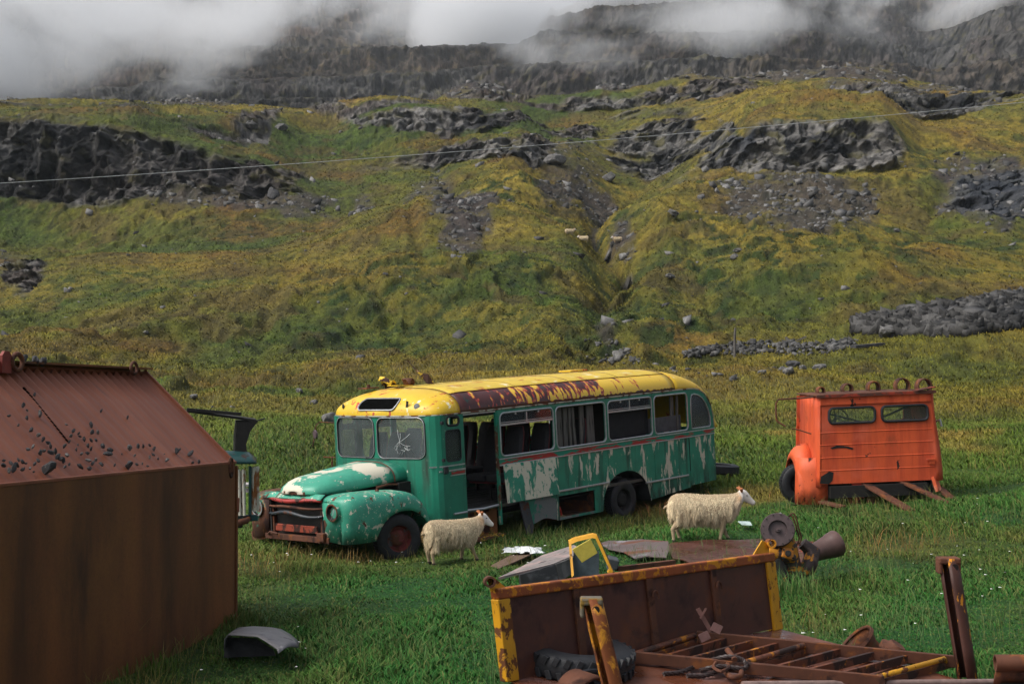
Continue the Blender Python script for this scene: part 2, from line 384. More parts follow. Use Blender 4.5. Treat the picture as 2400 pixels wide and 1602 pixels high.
    col = lerp(col, dry, np.clip(np.exp(-((Y-50)/11)**2)*ss(-.2, .3, fbm2(X*.12, Y*.15, 3, 113))*.3, 0, 1))
    rg = C(.135,.130,.122); rd = C(.02,.021,.023); rb = C(.085,.062,.052)
    rk = lerp(np.broadcast_to(rg, col.shape), rd, ss(-.15, .35, fbm3(X*.25, Y*.25, Z*.25, 4, 120)))
    rk = rk*(1-.5*far)[..., None]; rk = lerp(rk, rb*.8, ss(.0, .5, fbm2(X*.05, Y*.08, 3, 121))*.6)
    crack_shade = ss(.72, .95, np.clip(r3, -1, 1))+ss(.3, .7, -r1)*.5; rk = rk*(1+1.2*fbm3(X*1.6, Y*1.6, Z*1.2, 3, 122))[..., None]*(1-.7*np.clip(crack_shade, 0, 1))[..., None]  # dark cracks, plus shade painted into the set-back parts of the rock
    lich = ss(.15, .5, fbm3(X*.5, Y*.5, Z*.8, 4, 123))*(1-.5*rock)
    rk = lerp(rk, C(.13,.115,.02), lich*.7)
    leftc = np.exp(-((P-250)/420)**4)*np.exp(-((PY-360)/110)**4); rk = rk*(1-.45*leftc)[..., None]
    wet = np.exp(-((P-1750)/90)**2-((PY-370)/60)**2)*ss(0, .3, fbm2(P*.02, PY*.02, 3, 8)+.1)+np.exp(-((P-2330)/130)**4-((PY-490)/60)**4); wet = np.clip(wet, 0, 1)
    rk = lerp(rk, C(.028,.034,.045), wet*.85)
    sr = lerp(np.broadcast_to(C(.062,.05,.043), col.shape), C(.028,.026,.026), ss(-.2, .4, fbm2(X*.8, Y*.7, 4, 130)))
    sr = lerp(sr, C(.12,.1,.03), ss(.1, .5, fbm2(X*.35, Y*.3, 4, 131))*.6)
    sr = lerp(sr, C(.17,.165,.16), ss(.42, .6, fbm2(X*2.2, Y*2.0, 3, 132))*.7)
    col = lerp(col, sr, np.clip(scr*1.15, 0, 1)); 
    fs = lerp(np.broadcast_to(C(.03,.027,.026), col.shape), C(.055,.055,.014), ss(-.05, .5, fbm2(X*.04, Y*.05, 4, 141))*.8)
    fs = lerp(fs, C(.08,.04,.034), ss(.1, .5, fbm2(X*.02, Y*.03+9, 3, 142))*np.exp(-((P-600)/500)**2)*.8)
    band_ = ss(.35,.75,fbm2(X*.012, Zs*.16, 3, 170)+.35)[...]; fs = lerp(fs, C(.062,.05,.03), band_*.8)
    col = lerp(col, fs, far*.92)
    rk = lerp(rk, rk*np.array([.95,.78,.62])*1.25, far*ss(-.1,.3,fbm2(X*.01, Zs*.12, 3, 171)))
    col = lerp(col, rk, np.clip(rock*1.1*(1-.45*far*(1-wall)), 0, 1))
    gul = np.interp(Y, [a for a, b in GULLY], [b for a, b in GULLY])
    water = np.exp(-((P-gul)/9)**2)*ss(88, 100, Y)*(1-ss(140, 160, Y)); col = lerp(col, C(.03,.028,.027), np.clip(water, 0, 1)*.9)
    col = np.clip(col, .004, .9)
    shag = np.clip(grassy*(1-scr)*(1-far*.85), 0, 1)
    return P, Y, np.stack([X*0+(P-1200)/F*Y, Yd, Zd], -1), col, rock, scr, shag
TP, TY, TV, TC, TROCK, TSCR, TSHAG = build_terrain() #CACHE
def idx_at(px, y):
    """terrain grid indices nearest to bearing px and distance y (arrays)"""
    c = np.clip(np.searchsorted(PXC, px), 0, NCOL-1)
    r = np.empty(len(c), int)
    order = np.argsort(c); cs = c[order]; ys = y[order]; u, st = np.unique(cs, return_index=True); st = list(st)+[len(cs)]
    for a, b, cc in zip(st[:-1], st[1:], u):
        r[order[a:b]] = np.clip(np.searchsorted(TY[cc], ys[a:b]), 0, NROW-1)
    return c, r
def gz(x, y):
    """ground height under a world point"""
    px = x/y*F+1200
    c, r = idx_at(np.array([px]), np.array([float(y)])); return float(TV[c[0], r[0], 2])
def on_ray(px, py, skip=0):
    """first terrain point a sight line meets"""
    c = int(np.clip(np.searchsorted(PXC, px), 0, NCOL-1)); v = TV[c]
    p = 801-(v[:, 2]-H)/v[:, 1]*F
    i = np.argmax(p < py) if (p < py).any() else NROW-1
    return Vector(v[i])
def fast_mesh(name, V, quads=None, tris=None, col=None, mat=None, smooth=True):
    me = bpy.data.meshes.new(name); V = np.ascontiguousarray(V, dtype=np.float32)
    me.vertices.add(len(V)); me.vertices.foreach_set('co', V.ravel())
    Fc = quads if quads is not None else tris; k = Fc.shape[1]; Fc = np.ascontiguousarray(Fc, dtype=np.int32)
    me.loops.add(Fc.size); me.loops.foreach_set('vertex_index', Fc.ravel())
    me.polygons.add(len(Fc)); me.polygons.foreach_set('loop_start', np.arange(0, Fc.size, k, dtype=np.int32))
    if smooth: me.polygons.foreach_set('use_smooth', np.ones(len(Fc), bool))
    me.update(calc_edges=True)
    if col is not None:
        a = me.color_attributes.new('Col', 'FLOAT_COLOR', 'POINT'); c4 = np.ones((len(V), 4), np.float32); c4[:, :3] = col
        a.data.foreach_set('color', c4.ravel())
    if mat: me.materials.append(mat)
    o = bpy.data.objects.new(name, me); COL.objects.link(o); return o
def vcol_mat(name, rough=.9, ns=6., amp=.35, bump=.0, bd=.05, trans=0, spec=.25):
    k = NT(name); a = k.n('VertexColor'); a.layer_name = 'Col'
    n = k.noise(ns, 5, .7); g = k.n('MapRange'); k.l(n, g.inputs[0]); g.inputs[1].default_value = .25; g.inputs[2].default_value = .75
    g.inputs[3].default_value = 1-amp; g.inputs[4].default_value = 1+amp
    vm = k.n('VectorMath', operation='SCALE'); k.l(a.outputs[0], vm.inputs[0]); k.l(g.outputs[0], vm.inputs['Scale'])
    return k.fin(vm.outputs[0], rough, k.noise(ns*1.7, 6, .7) if bump else None, bump, bd, 0, spec)
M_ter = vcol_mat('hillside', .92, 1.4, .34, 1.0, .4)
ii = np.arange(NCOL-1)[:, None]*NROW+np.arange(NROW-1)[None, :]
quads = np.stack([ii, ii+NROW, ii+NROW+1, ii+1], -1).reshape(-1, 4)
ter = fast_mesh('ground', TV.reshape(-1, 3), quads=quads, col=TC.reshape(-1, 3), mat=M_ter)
tag(ter, 'grassy hillside with basalt cliffs rising from the meadow', None, None, 'structure')
# the meadow goes on beside and behind the viewpoint
mb = MB(); mb.add([(-90,-60,-.25),(90,-60,-.25),(90,30,-.25),(-90,30,-.25)], [(0,1,2,3)])
k = NT('meadow_base'); M_mead = k.fin(k.mix(k.ramp(k.noise(.8, 5), .3, .7), (.03,.07,.015), (.07,.09,.025)), .95)
g2 = mb.build('meadow', M_mead); g2['kind'] = 'structure'; g2['label'] = 'green meadow around the viewpoint'
# ------------------------------------------------------------------ grass
def blades(name, px, y, hgt, wid, bend, tip=.5, mul=(1,1,1), jit=.35, dens_mask=True, seg=2, minz=None):
    c, r = idx_at(px, y)
    if dens_mask:
        keep = rng.random(len(c)) < TSHAG[c, r]**1.5; c, r, px, y, hgt, wid = c[keep], r[keep], px[keep], y[keep], hgt[keep], wid[keep]
    n = len(c); P0 = TV[c, r].copy()
    P0[:, 0] += (rng.random(n)-.5)*P0[:, 1]*2.2/F; P0[:, 1] += (rng.random(n)-.5)*.05
    P0[:, 2] -= .02
    az = rng.random(n)*2*np.pi; dirx = np.stack([np.cos(az), np.sin(az)*.5, 0*az], 1)
    laz = rng.normal(1.9, 1.3, n); ln = np.stack([np.cos(laz), np.sin(laz), 0*az], 1)*(bend*(.35+rng.random(n)))[:, None]
    up = np.array([0, 0, 1.])
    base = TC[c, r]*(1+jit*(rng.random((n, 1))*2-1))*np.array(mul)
    yellowing = rng.random((n, 1))**3*np.clip(1.6-P0[:, 1:2]/45, .25, 1); base = base*(1-yellowing*.5)+np.array([.25,.19,.07])*yellowing*.35*(.5+rng.random((n,1)))
    hh = hgt[:, None]; ww = wid[:, None]
    if seg == 2:
        a = P0-dirx*ww; b = P0+dirx*ww; m = P0+up*hh*.6+ln*hh*.35; c1 = m-dirx*ww*.75; d1 = m+dirx*ww*.75; t = P0+up*hh*(1-.25*np.abs(bend))+ln*hh
        V = np.stack([a, b, c1, d1, t], 1).reshape(-1, 3); o5 = np.arange(n)[:, None]*5
        T = np.concatenate([o5+np.array([0,1,3]), o5+np.array([0,3,2]), o5+np.array([2,3,4])], 0)
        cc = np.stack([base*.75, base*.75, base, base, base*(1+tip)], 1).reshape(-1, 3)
    else:
        a = P0-dirx*ww; b = P0+dirx*ww; t = P0+up*hh*(1-.25*np.abs(bend))+ln*hh
        V = np.stack([a, b, t], 1).reshape(-1, 3); T = np.arange(n*3).reshape(-1, 3)
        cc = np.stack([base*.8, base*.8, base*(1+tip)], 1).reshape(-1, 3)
    o = fast_mesh(name, V, tris=T, col=np.clip(cc, 0, .9), mat=M_grass, smooth=False); return o
M_grass = vcol_mat('grass', .75, 2., .15, 0, spec=.2)
def sample(n, y0, y1, p0=-350, p1=2750, power=1.):
    y = y0*(y1/y0)**(rng.random(n)**power); px = p0+(p1-p0)*rng.random(n); return px, y
# keep-out areas where solid things lie on the grass
def in_quad(x, y, q):
    r = np.ones(len(x), bool); n = len(q); s0 = None
    for i in range(n):
        a = q[i]; b = q[(i+1) % n]; cr = (b[0]-a[0])*(y-a[1])-(b[1]-a[1])*(x-a[0])
        if s0 is None: s0 = np.sign(sum((q[(j+1) % n][0]-q[j][0])*(q[(j+1) % n][1]+q[j][1]) for j in range(n)))
        r &= (cr*s0) < 0
    return r
BLOCK = []      # ground polygons that stay free of tall grass
def unblocked(px, y):
    x = (px-1200)/F*y; b = np.zeros(len(x), bool)
    for q in BLOCK: b |= in_quad(x, y, q)
    return ~b
# ------------------------------------------------------------------ bus frame of reference
BL = Vector((3000, 3333, 166)).normalized(); BT = Vector((-3700, 3333, -169)); BT = (BT-BL*BT.dot(BL)).normalized(); BU = BL.cross(BT)
BP0 = Vector((-.82358, 22.5, H-1.12736))
def bus_w(s, t, h): return BP0+BL*s+BT*t+BU*h
BLOCK.append([bus_w(*p)[:2] for p in ((-2.2,.2,-2), (6.9,.15,-2), (6.9,2.3,-2), (-2.2,2.3,-2))])
# ------------------------------------------------------------------ bus
CREAM = (.56,.53,.42); RUST = (.085,.03,.013); DRUST = (.035,.014,.01); RED = (.33,.022,.018); YEL = (.66,.43,.025); GRN = (.018,.22,.14)
GR = ((.018,.012,.008), 5, (1,1,.5), .40, .62, (3,3,9), 7, .4, (-1.3,-2.0)); SM = ((.02,.045,.03), 2.4, (2.2,2.2,.22), .52, .7, (8,3,2), 6, .2)
M_side = layered('green_side_paint', [SM, GR, (CREAM, 4.2, (1.7,1.7,.42), .575, .6, (1,2,3), 6, .3), (CREAM, 26, (1,1,.6), .68, .72, (4,2,3), 4, 0), (RUST, 9, (1,1,1), .7, .73, (7,2,3), 5, .2)], GRN, .33)
M_panel = layered('chipped_cream_panel_paint', [GR, (CREAM, 3.2, (1,1,.55), .47, .5, (3.2,2,5), 9, .5), (GRN, 16, (1,1,.5), .58, .62, (4,2,9), 4, 0)], GRN, .35)
M_hood = layered('green_bonnet_paint', [(CREAM, 1.9, (1,1,1.3), .53, .545, (2.3,2,3.4), 7, .25), (CREAM, 13, (1,1,1), .66, .68, (4,2,3), 4, 0), (RUST, 5, (1,1,1), .69, .71, (7,5,3), 6, .3)], (.05,.31,.205), .3)
M_fend = layered('green_wing_paint', [GR, (CREAM, 12, (1,1,.8), .59, .61, (1,6,3), 6, .2), (CREAM, 45, (1,1,1), .66, .7, (4,2,3), 3, 0), (RUST, 4, (1.5,1.5,.8), .60, .63, (7,5,1), 7, .3)], (.04,.28,.185), .32)
M_rfend = layered('rusted_wing_paint', [(RUST, 2.6, (1,1,1), .42, .47, (1,6,3), 7, .3), ((.22,.09,.03), 9, (1,1,.5), .58, .63, (4,2,3), 5, 0), (DRUST, 3, (1,1,1), .55, .6, (9,5,1), 6, .3)], (.02,.2,.13), .45)
M_cowl = layered('green_cowl_paint', [SM, GR, (CREAM, 30, (1,1,.8), .69, .72, (1,6,3), 5, .2), (CREAM, 5, (1,1,.8), .7, .71, (9,6,3), 6, .2), (DRUST, 8, (1,1,1), .72, .74, (7,5,1), 5, .2)], (.013,.175,.11), .32)
M_skirt = layered('bare_skirt_paint', [((.16,.165,.16), 3.4, (1,1,1), .5, .53, (3,6,3), 7, .4), (DRUST, 7, (1,1,1), .66, .69, (7,5,1), 5, .2)], (.02,.16,.105), .5)
M_belt = layered('red_belt_paint', [(GRN, 2.2, (1,1,6), .5, .52, (.6,6,3), 8, .4), (CREAM, 6, (1,1,1), .67, .69, (7,5,1), 5, .2)], RED, .4)
M_yel = layered('yellow_roof_paint', [((.42,.05,.03), 4, (1,1,1), .60, .64, (1,6,3), 6, .3), ((.75,.7,.5), 7, (1,1,1), .64, .7, (5,6,3), 5, .2), (RUST, 9, (1,1,1), .7, .73, (9,5,1), 5, .2)], YEL, .3, tint=.1)
M_top = layered('yellow_roof_top_paint', [((.33,.07,.03), 3, (1,1.5,1), .6, .66, (1,6,3), 6, .3), ((.72,.66,.45), 4, (1,1,1), .58, .7, (5,6,3), 5, .2)], (.6,.42,.04), .4, tint=.12)
def cove_mat():
    k = NT('peeling_roof_paint')
    n1 = k.noise(2.6, 9, .66, scale=(1.7,.6,.6), loc=(4,2,1), dist=.35)
    n1b = k.noise(7, 6, .6, scale=(1.6,.5,.45), loc=(1,5,2), dist=.2)
    s_ = k.math('MULTIPLY', k.math('SUBTRACT', k.sepz('X'), 1.9), .034)
    z_ = k.math('MULTIPLY', k.math('SUBTRACT', k.sepz('Z'), .16), -.10)
    v = k.math('ADD', k.math('ADD', k.math('MULTIPLY', n1, .6), k.math('MULTIPLY', n1b, .4)), k.math('ADD', s_, z_))
    base = k.mix(k.ramp(k.noise(3, 5, .6), .35, .65), (.045,.014,.012), (.075,.022,.02))
    base = k.mix(k.ramp(k.noise(4.5, 5, .6, loc=(9,9,2)), .62, .66), base, (.015,.045,.035))
    c = k.mix(k.ramp(v, .495, .505), base, (.42,.045,.03))
    c = k.mix(k.ramp(v, .523, .531), c, (.72,.47,.04))
    bot = k.math('ADD', k.math('MULTIPLY', k.sepz('Z'), 2.2), k.math('MULTIPLY', k.noise(5, 6, .6, scale=(1,.3,.3), loc=(1,1,7)), .5))
    c = k.mix(k.ramp(bot, .37, .385), (.07,.024,.016), c)
    return k.fin(c, .32, v, .5, .012)
M_cove = cove_mat()
M_alu = plain('dull_aluminium', (.42,.43,.44), .35, .2, 20, .2, .6)
M_rub = plain('black_rubber', (.016,.017,.02), .6, .4, 12, .3)
M_dark = plain('dark_underbody', (.012,.011,.010), .8, .5, 8, .4)
M_rust = layered('brown_rust', [((.19,.065,.02), 5, (1,1,1), .55, .65, (1,6,3), 7, .2), ((.03,.013,.01), 4, (1,1,1), .56, .64, (5,1,3), 6, .2)], (.095,.034,.017), .7, tint=.35)
M_seat = plain('grey_seat_cloth', (.026,.025,.028), .9, .3, 30, .2)
M_pipe = plain('maroon_piping', (.09,.012,.014), .7)
M_wood = layered('grey_wood', [((.05,.045,.04), 4, (6,6,.5), .5, .6, (1,6,3), 6, .2)], (.115,.105,.095), .85)
M_white = plain('chalk_white', (.7,.72,.72), .6, .1)
def glass_mat(name, dust=.14, tint=(.75,.8,.8), trans=.8):
    k = NT(name); tr = k.n('BsdfTransparent'); tr.inputs[0].default_value = (*tint, 1)
    gl = k.n('BsdfGlossy'); gl.inputs['Roughness'].default_value = .08; gl.inputs[0].default_value = (.9,.95,1,1)
    df = k.n('BsdfDiffuse'); df.inputs[0].default_value = (.27,.31,.33,1)
    a = k.n('MixShader'); k.l(k.math('MULTIPLY', k.ramp(k.noise(1.3, 4, .5), .1, .9), dust*1.6), a.inputs[0]); k.l(tr.outputs[0], a.inputs[1]); k.l(df.outputs[0], a.inputs[2])
    fr = k.n('Fresnel'); fr.inputs[0].default_value = 1.5
    b = k.n('MixShader'); k.l(fr.outputs[0], b.inputs[0]); k.l(a.outputs[0], b.inputs[1]); k.l(gl.outputs[0], b.inputs[2]); k.l(b.outputs[0], k.out.inputs[0])
    return k.m
M_glass = glass_mat('dusty_glass', .28); M_glass2 = glass_mat('clear_old_glass', .08)
bus = empty('old_bus', mat=basis(BL, BT, BU, BP0), label='abandoned old bus with peeling yellow roof, green flaking sides and open doorway', cat='bus')
W2 = 2.46
def rrect(x0, x1, z0, z1, r, n=5, rt=None):
    out = []
    for (cx, cz, a0, rr) in ((x1-r, z1-r, 0, r), (x0+r, z1-r, 90, r), (x0+r, z0+r, 180, r), (x1-r, z0+r, 270, r)):
        for i in range(n+1):
            a = R(a0+90*i/n); out.append((cx+rr*math.cos(a), cz+rr*math.sin(a)))
    return out
def ringcell(mb, X0, X1, Z0, Z1, inner, pt, outer=None):
    """wall cell with a hole: inner loop joined to the rectangle (or outer loop) round it"""
    cx = sum(p[0] for p in inner)/len(inner); cz = sum(p[1] for p in inner)/len(inner)
    if outer is None:
        outer = []
        hx1, hx0, hz1, hz0 = X1-cx, cx-X0, Z1-cz, cz-Z0
        for (x, z) in inner:
            dx, dz = x-cx, z-cz; k_ = 1e9
            if dx > 1e-9: k_ = min(k_, hx1/dx)
            if dx < -1e-9: k_ = min(k_, -hx0/dx)
            if dz > 1e-9: k_ = min(k_, hz1/dz)
            if dz < -1e-9: k_ = min(k_, -hz0/dz)
            outer.append([cx+dx*k_, cz+dz*k_])
        for (qx, qz) in ((X0,Z0),(X1,Z0),(X0,Z1),(X1,Z1)):      # snap one vertex to each corner
            j = min(range(len(outer)), key=lambda i: (outer[i][0]-qx)**2+(outer[i][1]-qz)**2); outer[j] = [qx, qz]
    n = len(inner); vs = [pt(*p) for p in inner]+[pt(*p) for p in outer]
    mb.add(vs, [(i, (i+1) % n, (i+1) % n+n, i+n) for i in range(n)])
def sidepts(t): return lambda s, h: (s, t, h)
CELLS = [(.85,2.275,.91,2.235),(2.275,3.70,2.315,3.655),(3.70,5.08,3.745,5.035),(5.08,6.22,5.125,6.17)]
REARWIN = [(6.30,-.76),(6.62,-.765),(6.90,-.765),(6.935,-.72),(6.93,-.6),(6.88,-.44),(6.80,-.31),(6.69,-.2),(6.56,-.135),(6.42,-.105),(6.33,-.12),(6.30,-.2),(6.29,-.45)]
REAROUT = [(6.22,-.81),(6.62,-.81),(7.05,-.81),(7.055,-.70),(7.02,-.55),(6.97,-.37),(6.89,-.24),(6.75,-.11),(6.58,-.035),(6.42,-.008),(6.22,0),(6.22,-.2),(6.22,-.45)]
def gut(s): return float(np.interp(s, [-1,6.22,6.42,6.58,6.75,6.89,6.97,7.02,7.055], [0,0,-.008,-.035,-.11,-.24,-.37,-.55,-.80]))
for t, far in ((0, False), (W2, True)):
    mb = MB(); pt = sidepts(t)
    cells = CELLS if not far else [(.05,.85,.11,.79)]+CELLS
    for (a, b, c, d) in cells: ringcell(mb, a, b, -.81, 0, rrect(c, d, -.765, -.075, .09), pt)
    ringcell(mb, 0, 0, 0, 0, REARWIN, pt, REAROUT)
    mb.build('window_band', M_cowl, bus, solid=.035, off=0); mb = MB()
    ringcell(mb, -.45, .05 if far else .045, -.79, -.205, rrect(-.37, -.03, -.735, -.245, .06), pt)
    ringcell(mb, -.45, .05 if far else .045, -.205, 0, rrect(-.33, -.05, -.175, -.035, .06), pt)
    mb.build('quarter_panel', M_cowl, bus, solid=.035, off=0)
# aluminium window frames, near side then far side
def loop_tube(name, loop, t, r, mat, parent):
    mb = MB(); mb.tube([(a, t, b) for a, b in loop], r, 6, closed=True); return mb.build(name, mat, parent, smooth=True)
def vent(t, c, d, parent):
    mb = MB(); mb.box(((c+d)/2, t, -.262), (d-c, .03, .03)); mb.box(((c+d)/2, t, -.225), (d-c-.02, .018, .012)); mb.box(((c+d)/2, t, -.165), (.022, .022, .17))
    for u in (.28, .72): mb.box((c+(d-c)*u, t-.018, -.10), (.03, .02, .03))
    mb.build('vent_bar', M_alu, parent)
    g = MB(); g.box(((c+d)/2, t, -.165), (d-c-.02, .006, .165)); g.build('vent_pane', M_glass2, parent)
for t, far in ((-.012, False), (W2+.012, True)):
    cells = CELLS if not far else [(.05,.85,.11,.79)]+CELLS
    for i, (a, b, c, d) in enumerate(cells):
        f_ = loop_tube('window_frame', rrect(c-.008, d+.008, -.772, -.068, .095, 6), t, .017, M_alu, bus)
        if (not far and i in (0, 2)): vent(t+.01, c+.01, d-.01, f_)
        if far and i in (0, 2, 4): vent(t-.01, c+.01, d-.01, f_)
    f_ = loop_tube('rear_quarter_frame', REARWIN, t, .014, M_alu, bus)
    g = MB(); g.prism([(a, t+(.012 if not far else -.012), b) for a, b in REARWIN], (0, .004, 0)); g.build('pane', M_glass, f_)
    f_ = loop_tube('quarter_window_frame', rrect(-.37, -.03, -.735, -.245, .06), t, .011, M_rub, bus)
    g = MB(); g.prism([(a, t+(.012 if not far else -.012), b) for a, b in rrect(-.37, -.03, -.735, -.245, .06)], (0, .004, 0)); g.build('pane', M_glass2, f_)
    f_ = loop_tube('quarter_light_frame', rrect(-.33, -.05, -.175, -.035, .06), t, .02, M_rub, bus)
# belt rail: painted strip between two metal mouldings, then the lower panels
for t, far in ((-.004, False), (W2+.004, True)):
    d_ = -1 if not far else 1
    mb = MB(); s0 = .85 if not far else .0
    mb.box(((s0+7.05)/2, t, -.862), (7.05-s0, .02, .085)); mb.build('belt_strip', M_belt, bus)
    for zz in (-.812, -.912):
        m2 = MB(); m2.bar((s0, t+d_*.012, zz), (7.06, t+d_*.012, zz), .018, .02); m2.build('moulding', M_alu, bus, bevel=.004)
def zbot(s):
    if s < 1.395: return -1.53
    if s < 2.25: return -1.98
    if s < 3.30: return -1.585
    if s < 3.52: return -1.99
    if s < 4.93:
        u = (s-4.2)/.71; 
        return max(-1.99, -1.97+.62*math.sqrt(max(0, 1-abs(u)**2.2)))
    if s < 6.2: return -1.955+.09*(s-4.93)/1.25
    return -1.835+.02*(s-6.2)
def panel(name, a, b, t, mat, zt=-.915, zb=None, dt=0, n=None, bus_=None):
    n = n or max(2, int((b-a)/.05)); mb = MB(); rows = []
    for i in range(n+1):
        s = a+(b-a)*i/n; zz = (zb(s) if callable(zb) else zb)
        if zb is None: zz = zbot(min(max(s, a+1e-4), b-1e-4))
        rows.append([(s, t+(dt*(zt-(zt+(zz-zt)*j/4))), zt+(zz-zt)*j/4) for j in range(5)])
    mb.grid(rows); return mb.build(name, mat, bus_ or bus, solid=.012, off=0)
panel('side_panel', .93, 2.235, -.02, M_panel, zb=-1.535, dt=-.09)
panel('side_panel', 2.245, 3.70, 0, M_side, zb=lambda s: max(zbot(s), -1.50))
panel('side_panel', 3.705, 5.08, 0, M_side, zb=lambda s: zbot(s) if 3.52 < s < 4.93 else -1.63)
panel('side_panel', 5.085, 6.19, 0, M_side, zb=-1.625)
panel('rear_panel', 6.205, 7.055, 0, M_side)
panel('skirt', 1.42, 2.235, .0, M_skirt, zt=-1.51, zb=lambda s: -1.94-.03*math.sin(s*9))
panel('skirt', 2.245, 2.30, 0, M_side, zt=-1.505, zb=-1.985); panel('skirt', 2.30, 3.27, 0, M_side, zt=-1.505, zb=-1.585); panel('skirt', 2.30, 3.27, 0, M_skirt, zt=-1.945, zb=-1.99)
panel('skirt', 3.27, 3.70, 0, M_side, zt=-1.505, zb=lambda s: zbot(max(s, 3.35)))
panel('skirt', 4.80, 6.19, 0, M_side, zt=-1.63, zb=lambda s: min(-1.635, zbot(s)))
panel('far_side', .0, 7.05, W2, M_side, zt=-.91, zb=-1.9)
for (a, b, z) in ((1.37, 3.69, -1.50), (4.76, 6.11, -1.628)):
    m2 = MB(); m2.bar((a, -.02, z), (b, -.02, z), .03, .035); m2.build('moulding', M_alu, bus, bevel=.008)
for s in (2.24, 3.702, 5.082, 6.2):
    m2 = MB(); m2.box((s, -.009, -1.25), (.012, .008, .62)); m2.build('panel_seam', M_side if s != 6.2 else M_dark, bus)
# locker box behind the open hatch
mb = MB(); mb.box((2.78, .45, -1.985), (1.0, .8, .02)); mb.box((2.78, .86, -1.78), (1.0, .02, .4)); mb.box((2.27, .45, -1.78), (.02, .8, .4)); mb.box((3.29, .45, -1.78), (.02, .8, .4)); mb.build('locker', M_rust, bus)
mb = MB(); mb.lathe([(0,.0),(0,.13),(.03,.14),(.03,.05),(.09,.05),(.1,0)], (2.5, .2, -1.972), (.1,-.2,1), 16); mb.build('locker_drum', plain('tan_rope', (.3,.22,.1), .8), bus, smooth=True)
mb = MB(); mb.tube([(2.47,.1,-1.93),(2.40,.08,-1.78)], .018, 8); mb.build('lamp_stub', plain('red_plastic', (.45,.04,.03), .4), bus, smooth=True)
# rear wall
mb = MB(); rows = []
for i in range(9):
    u = i/8*math.pi; rows.append([(7.05+.2*math.sin(u)**.6, W2/2-(W2/2)*math.cos(u), z) for z in (-.80, -1.3, -1.83)])
mb.grid(rows); mb.build('rear_wall', M_side, bus, solid=.02, smooth=True)
# roof: one lofted skin cut into cap, top, cove, rear
def wfun(s): return float(np.interp(s, [-.70,-.685,-.66,-.62,-.58,-.52,-.45,-.35,6.6,7.06,7.28], [.0,.30,.60,.88,1.03,1.14,1.205,1.23,1.23,1.22,1.17]))
def cro(s):
    if s < .35: u = (.35-s)/1.06; return .43*max(0, 1-u**2.3)**.55
    if s < 5.3: return .43+.015*math.sin((s-.35)/4.95*math.pi)
    u = min(1, (s-5.3)/1.98); return .43-1.23*(1-max(0, 1-u**2.7)**.5)
SG = [-.705,-.70,-.69,-.67,-.64,-.6,-.55,-.48,-.4,-.3,-.2,-.1,0,.0001,.2,.4]+[.6+.2*i for i in range(24)]+[5.4,5.6,5.8,5.801,5.95,6.1,6.22,6.35,6.5,6.62,6.74,6.84,6.92,6.98,7.03,7.06,7.10,7.14,7.18,7.215,7.245,7.265,7.278]
NS = 36
def roofpt(s, j):
    th = math.pi*j/NS; c, q = math.cos(th), math.sin(th); w_ = wfun(s); g = gut(s); top = max(cro(s), g+.001)
    return (s, W2/2-math.copysign(abs(c)**.62, c)*(w_+.015), g+(top-g)*q**.85)
JC = 9
def roof_part(name, sa, sb, ja, jb, mat):
    mb = MB(); rows = [[roofpt(s, j) for j in range(ja, jb+1)] for s in SG if sa-1e-6 <= s <= sb+1e-6]
    mb.grid(rows); return mb.build(name, mat, bus, smooth=True, solid=.02, off=-1)
roof_part('roof_front_cap', -.705, 0, 0, NS, M_yel)
roof_part('roof_cove', .0001, 5.8, 0, JC, M_cove); roof_part('roof_cove', .0001, 5.8, NS-JC, NS, M_cove)
roof_part('roof_top', .0001, 5.8, JC, NS-JC, M_top)
roof_part('roof_rear_cap', 5.801, 7.279, 0, NS, M_yel)
for nm, pts, r in (('roof_seam', [roofpt(s, JC) for s in SG if 0 <= s <= 5.81], .009), ('roof_seam', [roofpt(s, NS//2) for s in SG if 0 <= s <= 5.81], .006), ('roof_seam', [roofpt(0, j) for j in range(NS+1)], .008), ('roof_seam', [roofpt(5.8, j) for j in range(NS+1)], .008),
                   ('roof_seam', [roofpt(1.6, j) for j in range(JC, NS-JC+1)], .005), ('roof_seam', [roofpt(3.0, j) for j in range(JC, NS-JC+1)], .005), ('roof_seam', [roofpt(4.4, j) for j in range(JC, NS-JC+1)], .005)):
    mb = MB(); mb.tube(pts, r, 5); mb.build(nm, M_rust, bus, smooth=True)
# gutter running round the body
gp = [(s, -.012, gut(s)+.002) for s in [7.055,7.02,6.97,6.89,6.75,6.58,6.42,6.22]+[6-.5*i for i in range(13)]]
gp += [(s, W2/2-wfun(s)-.012, 0) for s in (-.35,-.45,-.52,-.58,-.62,-.66,-.685)]
gp += [(-.705, W2/2, 0)]+[(s, W2/2+wfun(s)+.012, 0) for s in (-.685,-.66,-.62,-.58,-.52,-.45,-.35)]+[(3, W2+.012, 0), (6.22, W2+.012, 0)]
mb = MB(); mb.tube(gp, .016, 6); mb.build('gutter', layered('gutter_metal', [(RUST, 6, (1,1,1), .5, .56, (1,6,3), 6, .2)], (.25,.25,.2), .5), bus, smooth=True)
